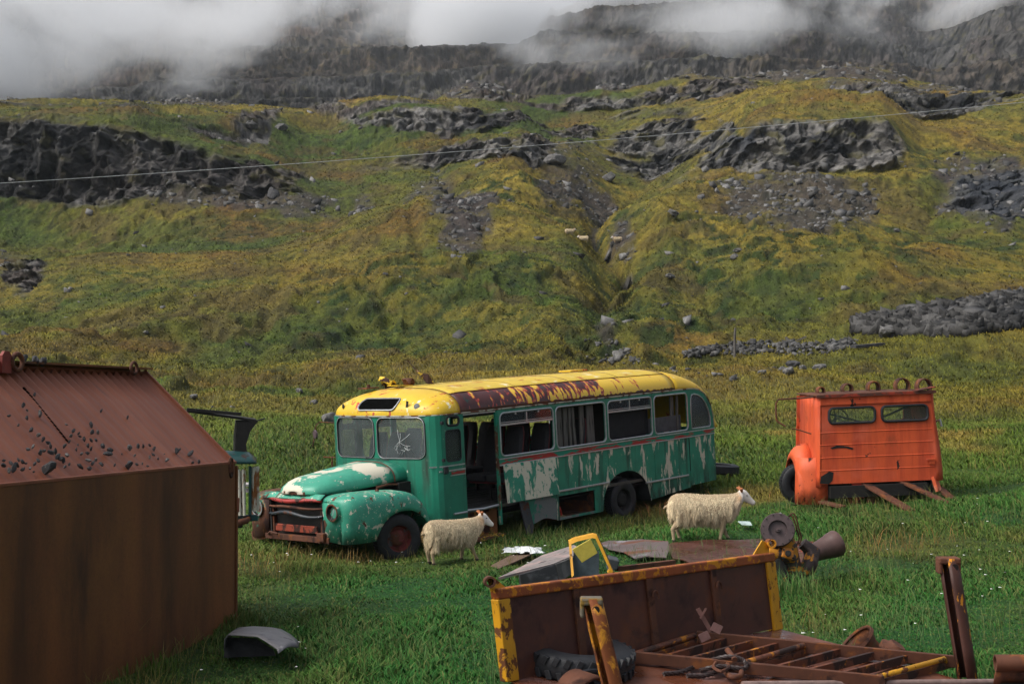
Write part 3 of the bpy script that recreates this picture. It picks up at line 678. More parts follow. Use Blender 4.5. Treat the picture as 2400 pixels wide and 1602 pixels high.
# front wall under and between the windscreens
OUT = [(-.45,0),(-.515,.045),(-.56,.12),(-.59,.2),(-.635,.5),(-.665,.85),(-.68,1.16),(-.682,1.23)]
OUTF = OUT+[(s, W2-t) for s, t in OUT[-2::-1]]
def outp(t):     # windscreen plane
    ts = [b for a, b in OUTF]; return float(np.interp(t, ts, [a for a, b in OUTF]))
mb = MB()
for (ta, tb, ia, ib) in ((.12, 1.23, .2, 1.19), (1.23, W2-.12, 1.27, W2-.2)):
    inner = rrect(ia, ib, -.665, -.02, .13, 6); ringcell(mb, ta, tb, -.70, .0, inner, lambda t, h: (outp(t), t, h))
for side in (0, 1):
    pts = [(a, b) for a, b in OUT if b <= .121]; pts = pts if side == 0 else [(a, W2-b) for a, b in pts]
    mb.grid([[(a, b, z) for z in (-.79, -.4, 0)] for a, b in pts])
mb.build('windscreen_surround', M_cowl, bus, solid=.03, off=0)
mb = MB(); pth = [(.045, 0), (-.2, 0)]+OUTF+[(-.2, W2), (.05, W2)]
rows = []
for i, (a, b) in enumerate(pth):
    zl = -1.74 if 1 < i < len(pth)-2 else -1.72
    rows.append([(a, b, z) for z in (-.70 if .12 <= b <= W2-.12 else -.79, -.95, -1.3, zl)])
mb.grid(rows); mb.build('cowl_panel', M_cowl, bus, solid=.03, off=0)
for k_, (ia, ib) in enumerate(((.2, 1.19), (1.27, W2-.2))):
    lp = rrect(ia, ib, -.665, -.02, .13, 6)
    mb = MB(); mb.tube([(outp(t)-.014, t, h) for t, h in lp], .016, 6, closed=True); f_ = mb.build('windscreen_frame', M_rub, bus, smooth=True)
    mb = MB(); mb.tube([(outp(t)-.024, t, h) for t, h in lp], .007, 5, closed=True); mb.build('trim', M_alu, f_, smooth=True)
    g = MB(); n = 14; rows = [[(outp(ia+(ib-ia)*i/n), ia+(ib-ia)*i/n, z) for z in (-.67+(.1 if i in (0, n) else .03 if i in (1, n-1) else 0), -.015-(.1 if i in (0, n) else .03 if i in (1, n-1) else 0))] for i in range(n+1)]
    g.grid(rows); p_ = g.build('windscreen_pane', M_glass, f_, smooth=True)
    if k_ == 0:     # the near pane is starred with cracks
        ck = MB(); cc = (.72, -.40)
        for i in range(17):
            a = rng.random()*6.28; L_ = .06+.2*rng.random(); q = cc; pts = []
            if i > 9: q = (.62+.2*rng.random()-.1, -.55+.1*rng.random()-.02); L_ *= .6
            for j in range(6):
                pts.append((outp(q[0])-.008, q[0], q[1])); a += rng.normal(0, .3); q = (q[0]+math.cos(a)*L_/5, q[1]+math.sin(a)*L_/5)
            pts = [p for p in pts if .24 < p[1] < 1.15 and -.64 < p[2] < -.05]
            if len(pts) > 1: ck.tube(pts, .0022, 3)
        ck.build('glass_crack', plain('shattered_edge', (.75,.78,.78), .4), f_)
# wipers
for (a, b) in (((-.70,.95,-.69), (-.73,1.45,-.66)), ((-.70,1.5,-.69), (-.74,1.1,-.72))):
    mb = MB(); mb.tube([a, b], .006, 5); mb.build('wiper', M_rub, bus)
# destination box opening in the cap
def cap_surface(t, h):
    best = None
    for i in range(700):
        s = -.705+.9*i/700; w_ = wfun(s)+.015; top = cro(s); x = abs(t-W2/2)/w_ if w_ > 0 else 2
        if x >= 1: continue
        q = math.sqrt(max(0, 1-(x**(1/.62))**2)); 
        if top*q**.85 >= h: return s
    return .1
lp = rrect(.79, 1.67, .10, .275, .075, 6)
mb = MB(); rws = [[(cap_surface(1.23+dt, hh)-.014, 1.23+dt, hh) for hh in np.linspace(.1875-.0875*fz, .1875+.0875*fz, 6)] for dt, fz in ((-.44,.25),(-.425,.6),(-.40,.82),(-.37,.95),(-.3,1),(-.15,1),(0,1),(.15,1),(.3,1),(.37,.95),(.40,.82),(.425,.6),(.44,.25))]; mb.grid(rws); mb.build('destination_opening', plain('opening_dark', (.004,.004,.004), 1.0, spec=0), bus)
mb = MB(); mb.tube([(cap_surface(t, h)-.016, t, h) for t, h in lp], .013, 6, closed=True); mb.build('destination_frame', M_alu, bus, smooth=True)
for t in (.36, 2.12):
    s = cap_surface(t, .15); mb = MB(); mb.lathe([(-.005,.0),(0,.03),(-.0,.045),(.02,.05)], (s-.02, t, .15), (1, (.6 if t < 1 else -.6), 0), 14); mb.build('marker_lamp', M_alu if t < 1 else M_dark, bus, smooth=True)
mb = MB(); s = cap_surface(.55, .16); mb.box((s-.012, .56, .17), (.01, .05, .14), rot=Matrix.Rotation(.25, 3, 'X')); mb.build('paint_scab', M_dark, bus, bevel=.01)
# door pillars, entrance, floor, chassis
mb = MB(); mb.box((.845, .02, -.9), (.045, .05, 1.95)); mb.box((.06, .03, -.86), (.03, .05, 1.66)); mb.build('door_pillar', layered('pillar_paint', [(RUST, 5, (1,1,.6), .45, .55, (1,6,3), 6, .2), ((.4,.38,.3), 9, (1,1,.5), .6, .64, (8,6,3), 6, .2)], GRN, .5), bus, bevel=.006)
mb = MB(); mb.box((.45, .03, -.02), (.8, .05, .04)); mb.build('door_header', M_alu, bus)
mb = MB(); mb.box((3.4, W2/2, -1.57), (7.2, W2-.1, .05)); mb.build('floor', layered('plank_floor', [((.02,.02,.022), 3, (.6,9,1), .45, .6, (1,6,3), 5, .2), ((.3,.3,.31), 2.2, (.5,3,1), .62, .72, (4,6,3), 6, .3)], (.07,.065,.06), .35), bus)
mb = MB(); mb.tube([(.08,.03,-1.55),(.45,.015,-1.565),(.83,.03,-1.55)], .022, 6); mb.build('floor_edge', M_alu, bus)
mb = MB(); mb.grid([[(.07, .06, z), (.25, .26, z), (.45, .28, z), (.66, .25, z), (.84, .10, z)] for z in (-1.58, -1.8, -2.02)]); mb.build('step_riser', layered('step_rust', [((.45,.24,.03), 8, (1,1,.4), .5, .6, (1,6,3), 6, .2), (DRUST, 5, (1,1,1), .55, .6, (5,1,3), 6, .2)], (.16,.06,.02), .7), bus, solid=.02)
mb = MB(); mb.box((.45, .09, -2.03), (.86, .3, .03)); mb.bar((.1,-.05,-2.04), (.82,-.05,-2.04), .03, .04); mb.build('step', layered('step_tread', [((.5,.28,.03), 8, (1,1,1), .5, .56, (1,6,3), 6, .2)], (.1,.04,.02), .7), bus)
mb = MB()
for t in (.75, 1.7): mb.box((2.4, t, -1.72), (9.0, .08, .2))
for s in (-1.4, -.3, 1.0, 2.2, 3.3, 4.1, 5.4, 6.6): mb.box((s, W2/2, -1.72), (.08, 2.1, .12))
mb.box((3.9, W2/2, -1.66), (6.0, 2.2, .02)); mb.build('chassis', M_dark, bus)
mb = MB(); mb.grid([[(4.2+.74*math.cos(R(a)), t, -1.97+.64*max(0, math.sin(R(a)))) for t in (.01, .5)] for a in range(0, 181, 12)]); mb.build('wheel_arch', M_rub, bus, smooth=True, solid=.015)
mb = MB(); mb.prism([(1.28,-.02,-1.56),(1.50,-.02,-1.58),(1.56,-.06,-1.98),(1.52,-.07,-2.14),(1.36,-.1,-2.12)], (0,.03,0)); mb.build('hanging_flap', layered('flap', [(RUST, 4, (1,1,1), .55, .6, (2,6,3), 6, .2)], (.045,.045,.05), .7), bus)
# mirror and bracket on the far front corner, door hinges, handle, small mouldings on the cowl
mb = MB(); mb.tube([(-.5,W2,-.12),(-.62,W2+.22,-.1),(-.66,W2+.28,-.16),(-.68,W2+.30,-.35),(-.68,W2+.36,-.5)], .010, 6); q = mb.build('mirror_arm', M_rust, bus, smooth=True)
mb = MB(); mb.lathe([(-.015,0),(-.015,.07),(.015,.075),(.02,0)], (-.7, W2+.26, -.30), (1,-.3,.1), 16); o_ = mb.build('mirror', plain('dull_mirror', (.09,.06,.07), .5), q, smooth=True)
mb = MB(); mb.tube([(-.5,W2,-.70),(-.58,W2+.22,-.69)], .012, 6); mb.tube([(-.56,W2+.02,-.69),(-.57,W2+.02,-.9)], .012, 6); mb.build('indicator_bracket', M_rust, bus)
for z in (-.12, -.70): 
    mb = MB(); mb.box((-.44, -.02, z), (.05, .05, .05)); mb.build('hinge', M_rub, bus, bevel=.006)
mb = MB(); mb.bar((-.62,.12,-.80), (-.45,-.012,-.80), .015, .02); mb.bar((-.45,-.012,-.80), (.04,-.012,-.80), .015, .02); mb.bar((-.52,-.0,-.875), (.04,-.02,-.875), .015, .022); mb.bar((-.3,-.02,-.955), (.04,-.02,-.955), .012, .012); mb.build('cowl_moulding', M_alu, bus)
mb = MB(); mb.box((-.12, -.016, -.915), (.3, .008, .05)); mb.build('red_flash', M_belt, bus)
mb = MB(); mb.tube([(-.27,-.03,-1.56),(.02,-.03,-1.56)], .017, 6); mb.build('door_handle', M_alu, bus, smooth=True)
mb = MB(); mb.box((-.4, -.02, -.86), (.09, .05, .11)); mb.build('lock_box', M_rub, bus, bevel=.01)
# roof litter that belongs to the roof: vents and torn sheet
mb = MB(); mb.box((.15, 1.5, .45), (.35, .25, .015), rot=Matrix.Rotation(.05, 3, 'Y')); mb.build('roof_hatch', M_yel, bus); 
mb = MB(); mb.box((-.10, 2.0, .43), (.28, .22, .02)); mb.lathe([(0,.03),(.05,.03),(.05,0)], (-.1,2,.44), (0,0,1), 8); mb.build('roof_vent', M_rust, bus)
mb = MB(); mb.box((4.9, 1.7, .455), (.5, .3, .03)); mb.build('roof_hatch', M_yel, bus, bevel=.005)
def sheet(rows_, name, mat, parent, th=.008): mb = MB(); mb.grid(rows_); return mb.build(name, mat, parent, smooth=True, solid=th, off=0)
M_torn = layered('torn_yellow_sheet', [(DRUST, 4, (1,1,1), .46, .5, (2,6,3), 6, .3), ((.35,.2,.13), 4, (1,1,1), .6, .64, (9,6,3), 6, .3)], YEL, .5)
sheet([[(.42+.04*i, 2.02+.10*j, .43+.10*math.sin(i*.8+j*.5)+.03*j*(i % 2)) for i in range(7)] for j in range(4)], 'torn_roof_sheet', M_torn, bus)
sheet([[(.62+.03*i, 1.75+.10*j, .43+.12*math.sin(i*.7+j)) for i in range(5)] for j in range(3)], 'torn_roof_sheet', M_rust, bus)
mb = MB(); mb.add([(.80,1.50,.42),(.90,1.44,.42),(.78,1.64,.62),(.72,1.68,.66),(.66,1.84,.86),(.70,1.82,.80),(.84,1.52,.60)], [(0,1,6),(0,6,2,3),(3,2,5,4)]); mb.build('upright_roof_shard', M_torn, bus, solid=.01)
# ---- bonnet
def hood_sec(s):
    # returns half width, top height, side bottom height
    xs = [-2.44,-2.42,-2.36,-2.25,-2.05,-1.8,-1.5,-1.2,-.95,-.75,-.62]
    return (float(np.interp(s, xs, [.10,.24,.40,.50,.545,.565,.58,.60,.62,.64,.65])), float(np.interp(s, xs, [-1.0,-.965,-.915,-.86,-.80,-.765,-.735,-.715,-.70,-.695,-.70])), float(np.interp(s, xs, [-1.045,-1.05,-1.055,-1.06,-1.055,-1.05,-1.04,-1.02,-1.00,-.99,-.99])))
def hood_part(name, sl, mat):
    mb = MB(); rows = []
    for s in sl:
        w_, zt, zb = hood_sec(s); r = []
        for j in range(25):
            th = math.pi*j/24; c, q = math.cos(th), math.sin(th)
            dent = -.035*math.exp(-((s+1.75)/.3)**2-((c+.1)/.35)**2)*(1 if s < -1.0 else 0)
            r.append((s, 1.23-math.copysign(abs(c)**.72, c)*w_, zb+(zt-zb)*q**.78+dent))
        rows.append(r)
    mb.grid(rows); return mb.build(name, mat, bus, smooth=True, solid=.015, off=-1)
hood_part('bonnet', [-2.44,-2.43,-2.40,-2.36,-2.3,-2.2,-2.1,-2,-1.9,-1.8,-1.7,-1.6,-1.5,-1.35,-1.2,-1.05,-.92], M_hood)
hood_part('bonnet_rear', [-.90,-.8,-.7,-.60], M_cowl)
mb = MB(); mb.tube([(-.91, 1.23-math.copysign(abs(math.cos(math.pi*j/24))**.72, math.cos(math.pi*j/24))*.625, -1.0+.30*math.sin(math.pi*j/24)**.78) for j in range(25)], .012, 5); mb.build('bonnet_seam', M_rust, bus)
mb = MB(); mb.box((-2.405, 1.23, -1.03), (.03, .5, .05)); mb.build('bonnet_lip', M_rust, bus, bevel=.01)
mb = MB(); mb.box((-1.45, 1.23, -1.22), (1.7, 1.0, .36)); mb.box((-.78,.55,-1.12),(.25,.06,.2)); mb.build('engine_bay', M_dark, bus)
mb = MB(); mb.box((-.74, .56, -1.09), (.26, .05, .12)); mb.tube([(-1.3,.6,-1.05),(-1.1,.55,-1.02),(-.8,.58,-1.06)], .02, 6); mb.build('inner_wing', M_rust, bus)
# ---- wings, lamps, grille
def fender(name, mirror, mat):
    mb = MB(); T_ = (lambda t: t) if not mirror else (lambda t: W2-t)
    ss_ = [-2.40,-2.385,-2.36,-2.32,-2.25,-2.15,-2.05,-1.97,-1.93,-1.88,-1.82,-1.74,-1.64,-1.54,-1.44,-1.34,-1.24,-1.14,-1.06,-.99,-.93,-.88,-.84,-.80,-.77,-.745]
    rows = []
    for s in ss_:
        to = float(np.interp(s, [-2.40,-2.385,-2.36,-2.32,-2.25,-2.15,-2.0,-1.6,-.74], [.20,.14,.09,.05,.015,-.01,-.03,-.04,-.03]))
        zt = float(np.interp(s, [-2.40,-2.385,-2.36,-2.3,-2.2,-2.0,-1.7,-1.4,-1.2,-1.05,-.92,-.84,-.78,-.745], [-1.15,-1.12,-1.095,-1.07,-1.055,-1.05,-1.06,-1.075,-1.095,-1.15,-1.25,-1.38,-1.55,-1.72]))
        u = (s+1.36)/.60; za = -1.99+.62*math.sqrt(max(0, 1-abs(u)**2.3)) if abs(u) < 1 else -1.99
        zb = max(-1.75 if s < -1.9 else -1.80, za); zb = min(zb, zt-.03); hgt = zt-zb
        rr = min(.2, hgt*.6); r = [(s, T_(to), zb), (s, T_(to), zb+(hgt-rr)*.5), (s, T_(to), zt-rr)]
        for a in (18, 36, 54, 72, 90): r.append((s, T_(to+rr*.9*(1-math.cos(R(a)))), zt-rr+rr*math.sin(R(a))))
        tin = .62; r += [(s, T_(to+rr*.9+(tin-to-rr*.9)*.5), zt+.012), (s, T_(tin), zt+.0)]
        rows.append(r)
    mb.grid(rows)
    f0 = rows[0]; mb.add([f0[0]]+f0[2:8]+[f0[-1], (-2.40, T_(.56), -1.72)], [tuple(range(9))])    # front face
    o = mb.build(name, mat, bus, smooth=True, solid=.015, off=-1)
    return o
fn = fender('front_wing', False, M_fend); ff = fender('front_wing', True, M_rfend)
for t, nm, par in ((.345, 'open', fn), (W2-.345, 'lamp', ff)):
    hz = -1.285
    mb = MB(); mb.lathe([(-.075,.135),(-.03,.14),(.06,.16)], (-2.375, t, hz), (1,0,0), 24); mb.build('headlight_bezel', M_fend if nm == 'open' else M_rfend, par, smooth=True)
    mb = MB(); mb.lathe([(-.078,.108),(-.082,.118),(-.078,.132),(-.06,.135)], (-2.375, t, hz), (1,0,0), 24); mb.build('headlight_rim', M_rust if nm == 'open' else M_alu, par, smooth=True)
    mb = MB(); mb.lathe([(-.074,.112),(-.04,.10),(.01,.06),(.02,0)], (-2.375, t, hz), (1,0,0), 24); mb.build('headlight_bowl', M_dark if nm == 'open' else plain('lamp_bowl', (.03,.025,.025), .35, metal=.5), par, smooth=True)
mb = MB(); mb.tube([(-2.45,.29,-1.22),(-2.47,.30,-1.32),(-2.46,.36,-1.39)], .006, 5); mb.build('loose_wire', M_alu, bus)
mb = MB(); mb.lathe([(0,.035),(.02,.03),(.03,.012),(.09,.006),(.09,0)], (-1.62,.25,-1.055), (0,0,1), 10); mb.build('wing_lamp_stub', M_rust, bus, smooth=True)
mb = MB(); mb.box((-2.30, 1.23, -1.42), (.02, 1.2, .62)); mb.box((-2.3,.62,-1.42),(.2,.03,.62)); mb.box((-2.3,1.84,-1.42),(.2,.03,.62)); mb.build('radiator', M_dark, bus)
def gbar(name, z, r, mat, sag=0, s=-2.40, w=.62, dz=0):
    mb = MB(); pts = [(s-.10*(1-((i-5)/5)**2), 1.23-w+2*w*i/10, z-sag*(1-((i-5)/5)**2)*math.cos(i*.5)+dz*(i-5)/5) for i in range(11)]
    mb.tube(pts, [r*(.6+.4*math.sin(math.pi*i/10)) for i in range(11)], 8); return mb.build(name, mat, bus, smooth=True)
M_gred = layered('red_grille', [(DRUST, 6, (1,1,1), .5, .55, (2,6,3), 6, .3)], (.33,.03,.025), .4)
gbar('grille_bar', -1.13, .035, M_gred, -.02, dz=.0); gbar('grille_bar', -1.245, .024, M_rust, .02); gbar('grille_bar', -1.36, .034, layered('black_grille', [(RUST, 6, (1,1,1), .55, .6, (2,6,3), 6, .3), ((.3,.33,.35), 9, (1,1,1), .64, .68, (2,2,3), 6, .3)], (.02,.028,.035), .35), .05)
sheet([[(-2.44+.10*math.sin(j/4*1.5), .60+1.26*i/10, -1.115+.075*math.sin(j/4*1.57)) for i in range(11)] for j in range(5)], 'grille_crown', M_fend, bus)
mb = MB(); mb.box((-2.41, 1.22, -1.565), (.03, .98, .11)); mb.build('grille_crossmember', layered('red_beam', [(DRUST, 7, (1,1,1), .5, .56, (2,6,3), 6, .3)], (.27,.045,.02), .6), bus, bevel=.01)
mb = MB(); mb.box((-2.38, 1.23, -1.71), (.08, 1.5, .09)); mb.box((-2.35,.66,-1.5),(.06,.07,.5)); mb.box((-2.35,1.82,-1.5),(.06,.06,.5)); mb.tube([(-2.42,1.9,-1.68),(-2.5,1.75,-1.63),(-2.47,1.6,-1.66)], .02, 6); mb.box((-2.42,.62,-1.66),(.1,.16,.12)); mb.build('bumper_beam', M_rust, bus, bevel=.01)
mb = MB(); mb.box((-2.36, 2.1, -1.70), (.03, .55, .16), rot=Matrix.Rotation(-.2, 3, 'X')); mb.build('rusted_valance', M_rust, bus)
# ---- wheels
def wheel(parent, c, r, wd, out=-1, steer=0, rimmat=None, rimr=.54):
    ax = Vector((math.sin(steer), out*math.cos(steer), 0)); 
    mb = MB(); h = wd/2; mb.lathe([(-h,r*rimr),(-h,r*.8),(-h*.9,r*.93),(-h*.7,r*.985),(-h*.3,r),(h*.3,r),(h*.7,r*.985),(h*.9,r*.93),(h,r*.8),(h,r*.66),(h*.86,r*rimr)], c, ax, 48, closed=True)
    # tread grooves as fine blocks
    tr = mb; x = ax.orthogonal().normalized(); y = ax.cross(x)
    for i in range(44):
        a = 2*math.pi*i/44; d_ = x*math.cos(a)+y*math.sin(a); tg = ax.cross(d_)
        for k_ in (-.62, -.2, .2, .62):
            rot = Matrix((ax, tg, d_)).transposed(); tr.box(Vector(c)+ax*(h*k_)+d_*(r*.995), (h*.3, r*.09, r*.035), rot=rot)
    mb.build('tyre', M_rub, parent, smooth=True)
    mb = MB(); mb.lathe([(h*.9,r*rimr*1.03),(h*.7,r*rimr*.97),(h*.2,r*rimr*.9),(h*.1,r*.36),(h*.55,r*.28),(h*.6,r*.2),(h*.62,0)], c, ax, 32)
    for i in range(6):
        a = 2*math.pi*i/6; d_ = x*math.cos(a)+y*math.sin(a); mb.lathe([(h*.15,.014),(h*.45,.014),(h*.45,0)], Vector(c)+d_*(r*.32), ax, 6)
    mb.build('rim', rimmat or M_rust, parent, smooth=True)
M_rim1 = layered('red_rust_rim', [(RUST, 6, (1,1,1), .48, .54, (2,6,3), 6, .3), ((.07,.07,.07), 5, (1,1,1), .56, .6, (8,6,3), 6, .3)], (.13,.02,.018), .6)
for (s, t, h, o_, st, rm) in ((-1.38, .12, -1.79, -1, -.28, M_rim1), (-1.38, W2-.14, -1.79, 1, -.28, M_rim1), (4.19, .15, -1.87, -1, 0, M_dark), (4.19, W2-.15, -1.87, 1, 0, M_dark)):
    wv = bpy.data.objects.new('wheel', None); COL.objects.link(wv); wv.parent = bus
    wheel(wv, (s, t, h), .37, .2, o_, st, rm)
# ---- seats, steering wheel, inside boards
def seat(s, t, w_=.9):
    e = bpy.data.objects.new('seat', None); COL.objects.link(e); e.parent = bus
    for k_ in range(2):
        tc = t+(k_-.5)*w_*.5
        mb = MB(); rows = []
        for i in range(9):
            z = -1.12+.78*i/8; hw = .2*min(1, (1.12-((i-1)/8)**4*.55)); th = .06*(1 if i not in (0, 8) else .5)
            x0 = s+.12+.16*i/8
            rows.append([(x0-th, tc-hw*.8, z), (x0-th*1.2, tc, z), (x0-th, tc+hw*.8, z), (x0, tc+hw, z), (x0+th, tc+hw*.8, z), (x0+th, tc-hw*.8, z), (x0, tc-hw, z)])
        mb.grid(rows, closed=True); mb.add(rows[-1], [tuple(range(7))]); mb.build('backrest', M_seat, e, smooth=True)
        pm = MB(); pm.tube([rows[i][6] for i in range(9)]+[rows[i][3] for i in range(8, -1, -1)], .011, 5); pm.build('piping', M_pipe, e)
        mb = MB(); mb.box((s-.08, tc, -1.16), (.46, .41, .12)); mb.build('cushion', M_seat, e, bevel=.03)
    mb = MB(); mb.box((s-.05, t, -1.235), (.42, w_*.9, .04)); mb.build('seat_base', M_pipe, e, bevel=.005)
    for ds in (-.2, .15):
        mb = MB(); mb.box((s+ds, t-.02, -1.4), (.03, .05, .3)); mb.build('seat_leg', M_dark, e)
for s in (1.35, 2.02, 3.0): seat(s, .52)
for s in (.75, 1.45, 2.15, 2.9): seat(s, 1.9)
seat(-.05, 1.9, .9)
mb = MB(); cw = Vector((-.28, .78, -.66)); axw = Vector((.75,0,.66)).normalized(); x = Vector((0,1,0)); y = axw.cross(x)
mb.tube([cw+(x*math.cos(a)+y*math.sin(a))*.21 for a in [2*math.pi*i/28 for i in range(28)]], .012, 6, closed=True)
for a in (R(200), R(320), R(90)): mb.tube([cw, cw+(x*math.cos(a)+y*math.sin(a))*.21], .008, 5)
mb.tube([cw, cw-axw*.4], .02, 6); mb.build('steering_wheel', M_rub, bus, smooth=True)
mb = MB(); mb.box((-.48, 1.23, -.86), (.2, 2.1, .28)); mb.build('dashboard', M_dark, bus, bevel=.02)
mb = MB(); mb.box((4.4, .09, -.52), (1.3, .015, .46)); mb.build('window_board', plain('dark_board', (.012,.012,.014), .9), bus)
mb = MB(); mb.box((5.6, .12, -.62), (1.05, .015, .28)); mb.build('window_board', plain('grey_board', (.07,.07,.075), .9), bus)
mb = MB(); mb.box((4.95, 1.23, -.75), (.02, 2.3, 1.6)); mb.build('bulkhead', M_dark, bus)
# loose boards standing inside the bus behind the side windows
for i, (s, wd, tl, lb) in enumerate(((2.42,.13,.02,'widest grey weathered plank filling the left end of the second bus window'), (2.56,.12,-.01,'grey plank standing second from the left in the second bus window'), (2.70,.10,.02,'pale-edged plank standing third from the left in the second bus window'), (2.82,.06,.0,'narrow plank just left of the gap in the second bus window'),
        (2.99,.06,-.05,'slim leaning plank just right of the gap in the second bus window'), (3.16,.11,.01,'grey plank second right of the gap in the second bus window'), (3.30,.10,.03,'grey plank third right of the gap in the second bus window'), (3.46,.12,-.03,'last grey plank at the right end of the second bus window'), (5.86,.10,.01,'lone upright plank in the fourth bus window'), (5.98,.05,.03,'thin plank beside the frame of the fourth bus window'))):
    mb = MB(); mb.box((0, 0, .72), (wd, .028, 1.44)); o = mb.build('plank', M_wood, None)
    tag(o, lb, 'plank', 'weathered planks stored inside the bus')
    o.matrix_world = basis(BL, BT, BU, bus_w(s, .11+.012*(i % 3), -1.545)) @ Matrix.Rotation(tl, 4, 'Y')
# ------------------------------------------------------------------ helpers for things on the ground
def rayhit(px, py, o, n):
    r = Vector(((px-1200)/F, 1, -(py-801)/F)); c = Vector((0, 0, H)); t = (o-c).dot(n)/r.dot(n); return c+r*t
def gp(px, py, up=0): p = on_ray(px, py); return Vector((p.x, p.y, p.z+up))
def rock_mesh(name, mat, seed=0, sub=3, amp=.28, sq=(1,.8,.65)):
    bm = bmesh.new(); bmesh.ops.create_icosphere(bm, subdivisions=sub, radius=1); V = np.array([v.co[:] for v in bm.verts])
    o = seed*7.31; d = 1+amp*fbm3(V[:,0]*1.1+o, V[:,1]*1.1, V[:,2]*1.1, 2, seed)*1.6+amp*.5*fbm3(V[:,0]*3+o, V[:,1]*3, V[:,2]*3, 3, seed+5)
    r_ = np.random.default_rng(seed)
    for i in range(9):      # flat broken faces
        nrm = r_.normal(size=3); nrm /= np.linalg.norm(nrm); k_ = .62+.2*r_.random(); dd = (V*d[:, None])@nrm; ex = np.clip(dd-k_, 0, None); V = V-(ex/np.maximum(d, .01))[:, None]*nrm*.9
    V = V*d[:, None]*np.array(sq)
    for v, c in zip(bm.verts, V): v.co = c
    me = bpy.data.meshes.new(name); bm.to_mesh(me); bm.free(); me.materials.append(mat)
    return me
M_stone = layered('grey_stone', [((.19,.185,.175), 2.2, (1,1,1), .52, .62, (1,2,3), 7, .2), ((.14,.13,.04), 3, (1,1,1), .64, .7, (4,2,3), 6, .2), ((.035,.035,.037), 1.6, (1,1,1), .58, .66, (6,2,3), 6, .2)], (.105,.102,.098), .85, tint=.3)
M_stone2 = layered('dark_basalt', [((.12,.115,.11), 3.0, (1,1,1), .55, .65, (1,2,3), 7, .2)], (.04,.04,.042), .8, tint=.35)
ROCKS = [rock_mesh('rock_shape', M_stone, i) for i in range(4)]; ROCKS_D = [rock_mesh('dark_rock_shape', M_stone2, 10+i) for i in range(4)]
def place_rock(name, p, size, dark=False, i=None, label=None, cat='rock', group=None, sink=.25):
    i = random.randrange(4) if i is None else i; o = bpy.data.objects.new(name, (ROCKS_D if dark else ROCKS)[i]); COL.objects.link(o)
    o.location = (p[0], p[1], p[2]+size*(.65-2*sink*.65)); o.scale = (size, size, size); o.rotation_euler = (rng.normal(0,.25), rng.normal(0,.25), rng.random()*6.28)
    return tag(o, label, cat, group)
BOULD = [ # px, base py, half width px, dark, label
 (772,992,30,0,'large grey boulder half hidden behind the bus mirror'),
 (1450,842,21,0,'grey boulder at the mouth of the gully above the bus roof'),(1432,858,12,0,'small pale stone beside the gully-mouth boulder'),(1411,852,9,1,'dark stone just left of the gully-mouth boulder'),
 (1490,848,9,0,'flat stone right of the gully-mouth boulder'),(1782,878,12,0,'single grey stone left of the stone cluster in the meadow'),(1830,872,14,0,'front grey stone of the meadow stone cluster'),(1858,862,17,1,'biggest dark stone of the meadow stone cluster'),
 (1880,868,13,0,'right-hand stone of the meadow stone cluster'),(1846,880,18,0,'low pale slab in front of the meadow stone cluster'),(1918,868,18,0,'flat lone slab right of the meadow stone cluster'),(1812,866,9,1,'small dark stone at the left of the meadow stone cluster'),
 (2078,790,28,0,'long pale slab at the foot of the stone rubble bank'),(1570,652,12,0,'pale boulder on the slope right of the gully'),(1575,505,14,0,'grey slab high on the slope right of the gully'),(1728,592,11,0,'pale boulder below the scree on the right slope'),(1720,608,14,0,'broad grey boulder below the scree on the right slope'),
 (902,646,8,0,'small grey boulder alone on the yellow slope'),(678,482,11,0,'pale boulder below the end of the left cliff'),(640,462,20,1,'dark boulder at the foot of the left cliff end'),(72,642,12,0,'pale stone on the far left slope'),(342,782,8,0,'white stone among the tussocks of the left slope'),
 (452,938,12,0,'grey stone on the mound right of the rusty tank roof'),(500,962,9,1,'dark stone below the mound right of the rusty tank roof'),(545,961,9,0,'pale stone on the dry grass above the wrecked truck'),(700,925,12,0,'grey stone on dry grass up-slope of the bus cab'),(735,948,12,0,'grey stone between the dry grass and the bus cab'),
 (1300,383,26,0,'square grey boulder in the upper gully head'),(1425,425,20,0,'rounded boulder beside the upper gully'),(585,300,20,0,'boulder on the ridge right of the left cliff'),(660,308,16,0,'pale boulder pair on the ridge above the green hollow'),(2100,545,10,0,'pale stone on the right-hand slope below the grey crag')]
for (px, py, hw, dk, lb) in BOULD:
    p = gp(px, py); place_rock('boulder', p, hw/F*p.y*1.05, bool(dk), None, lb, 'boulder', 'loose boulders on the slope and meadow')
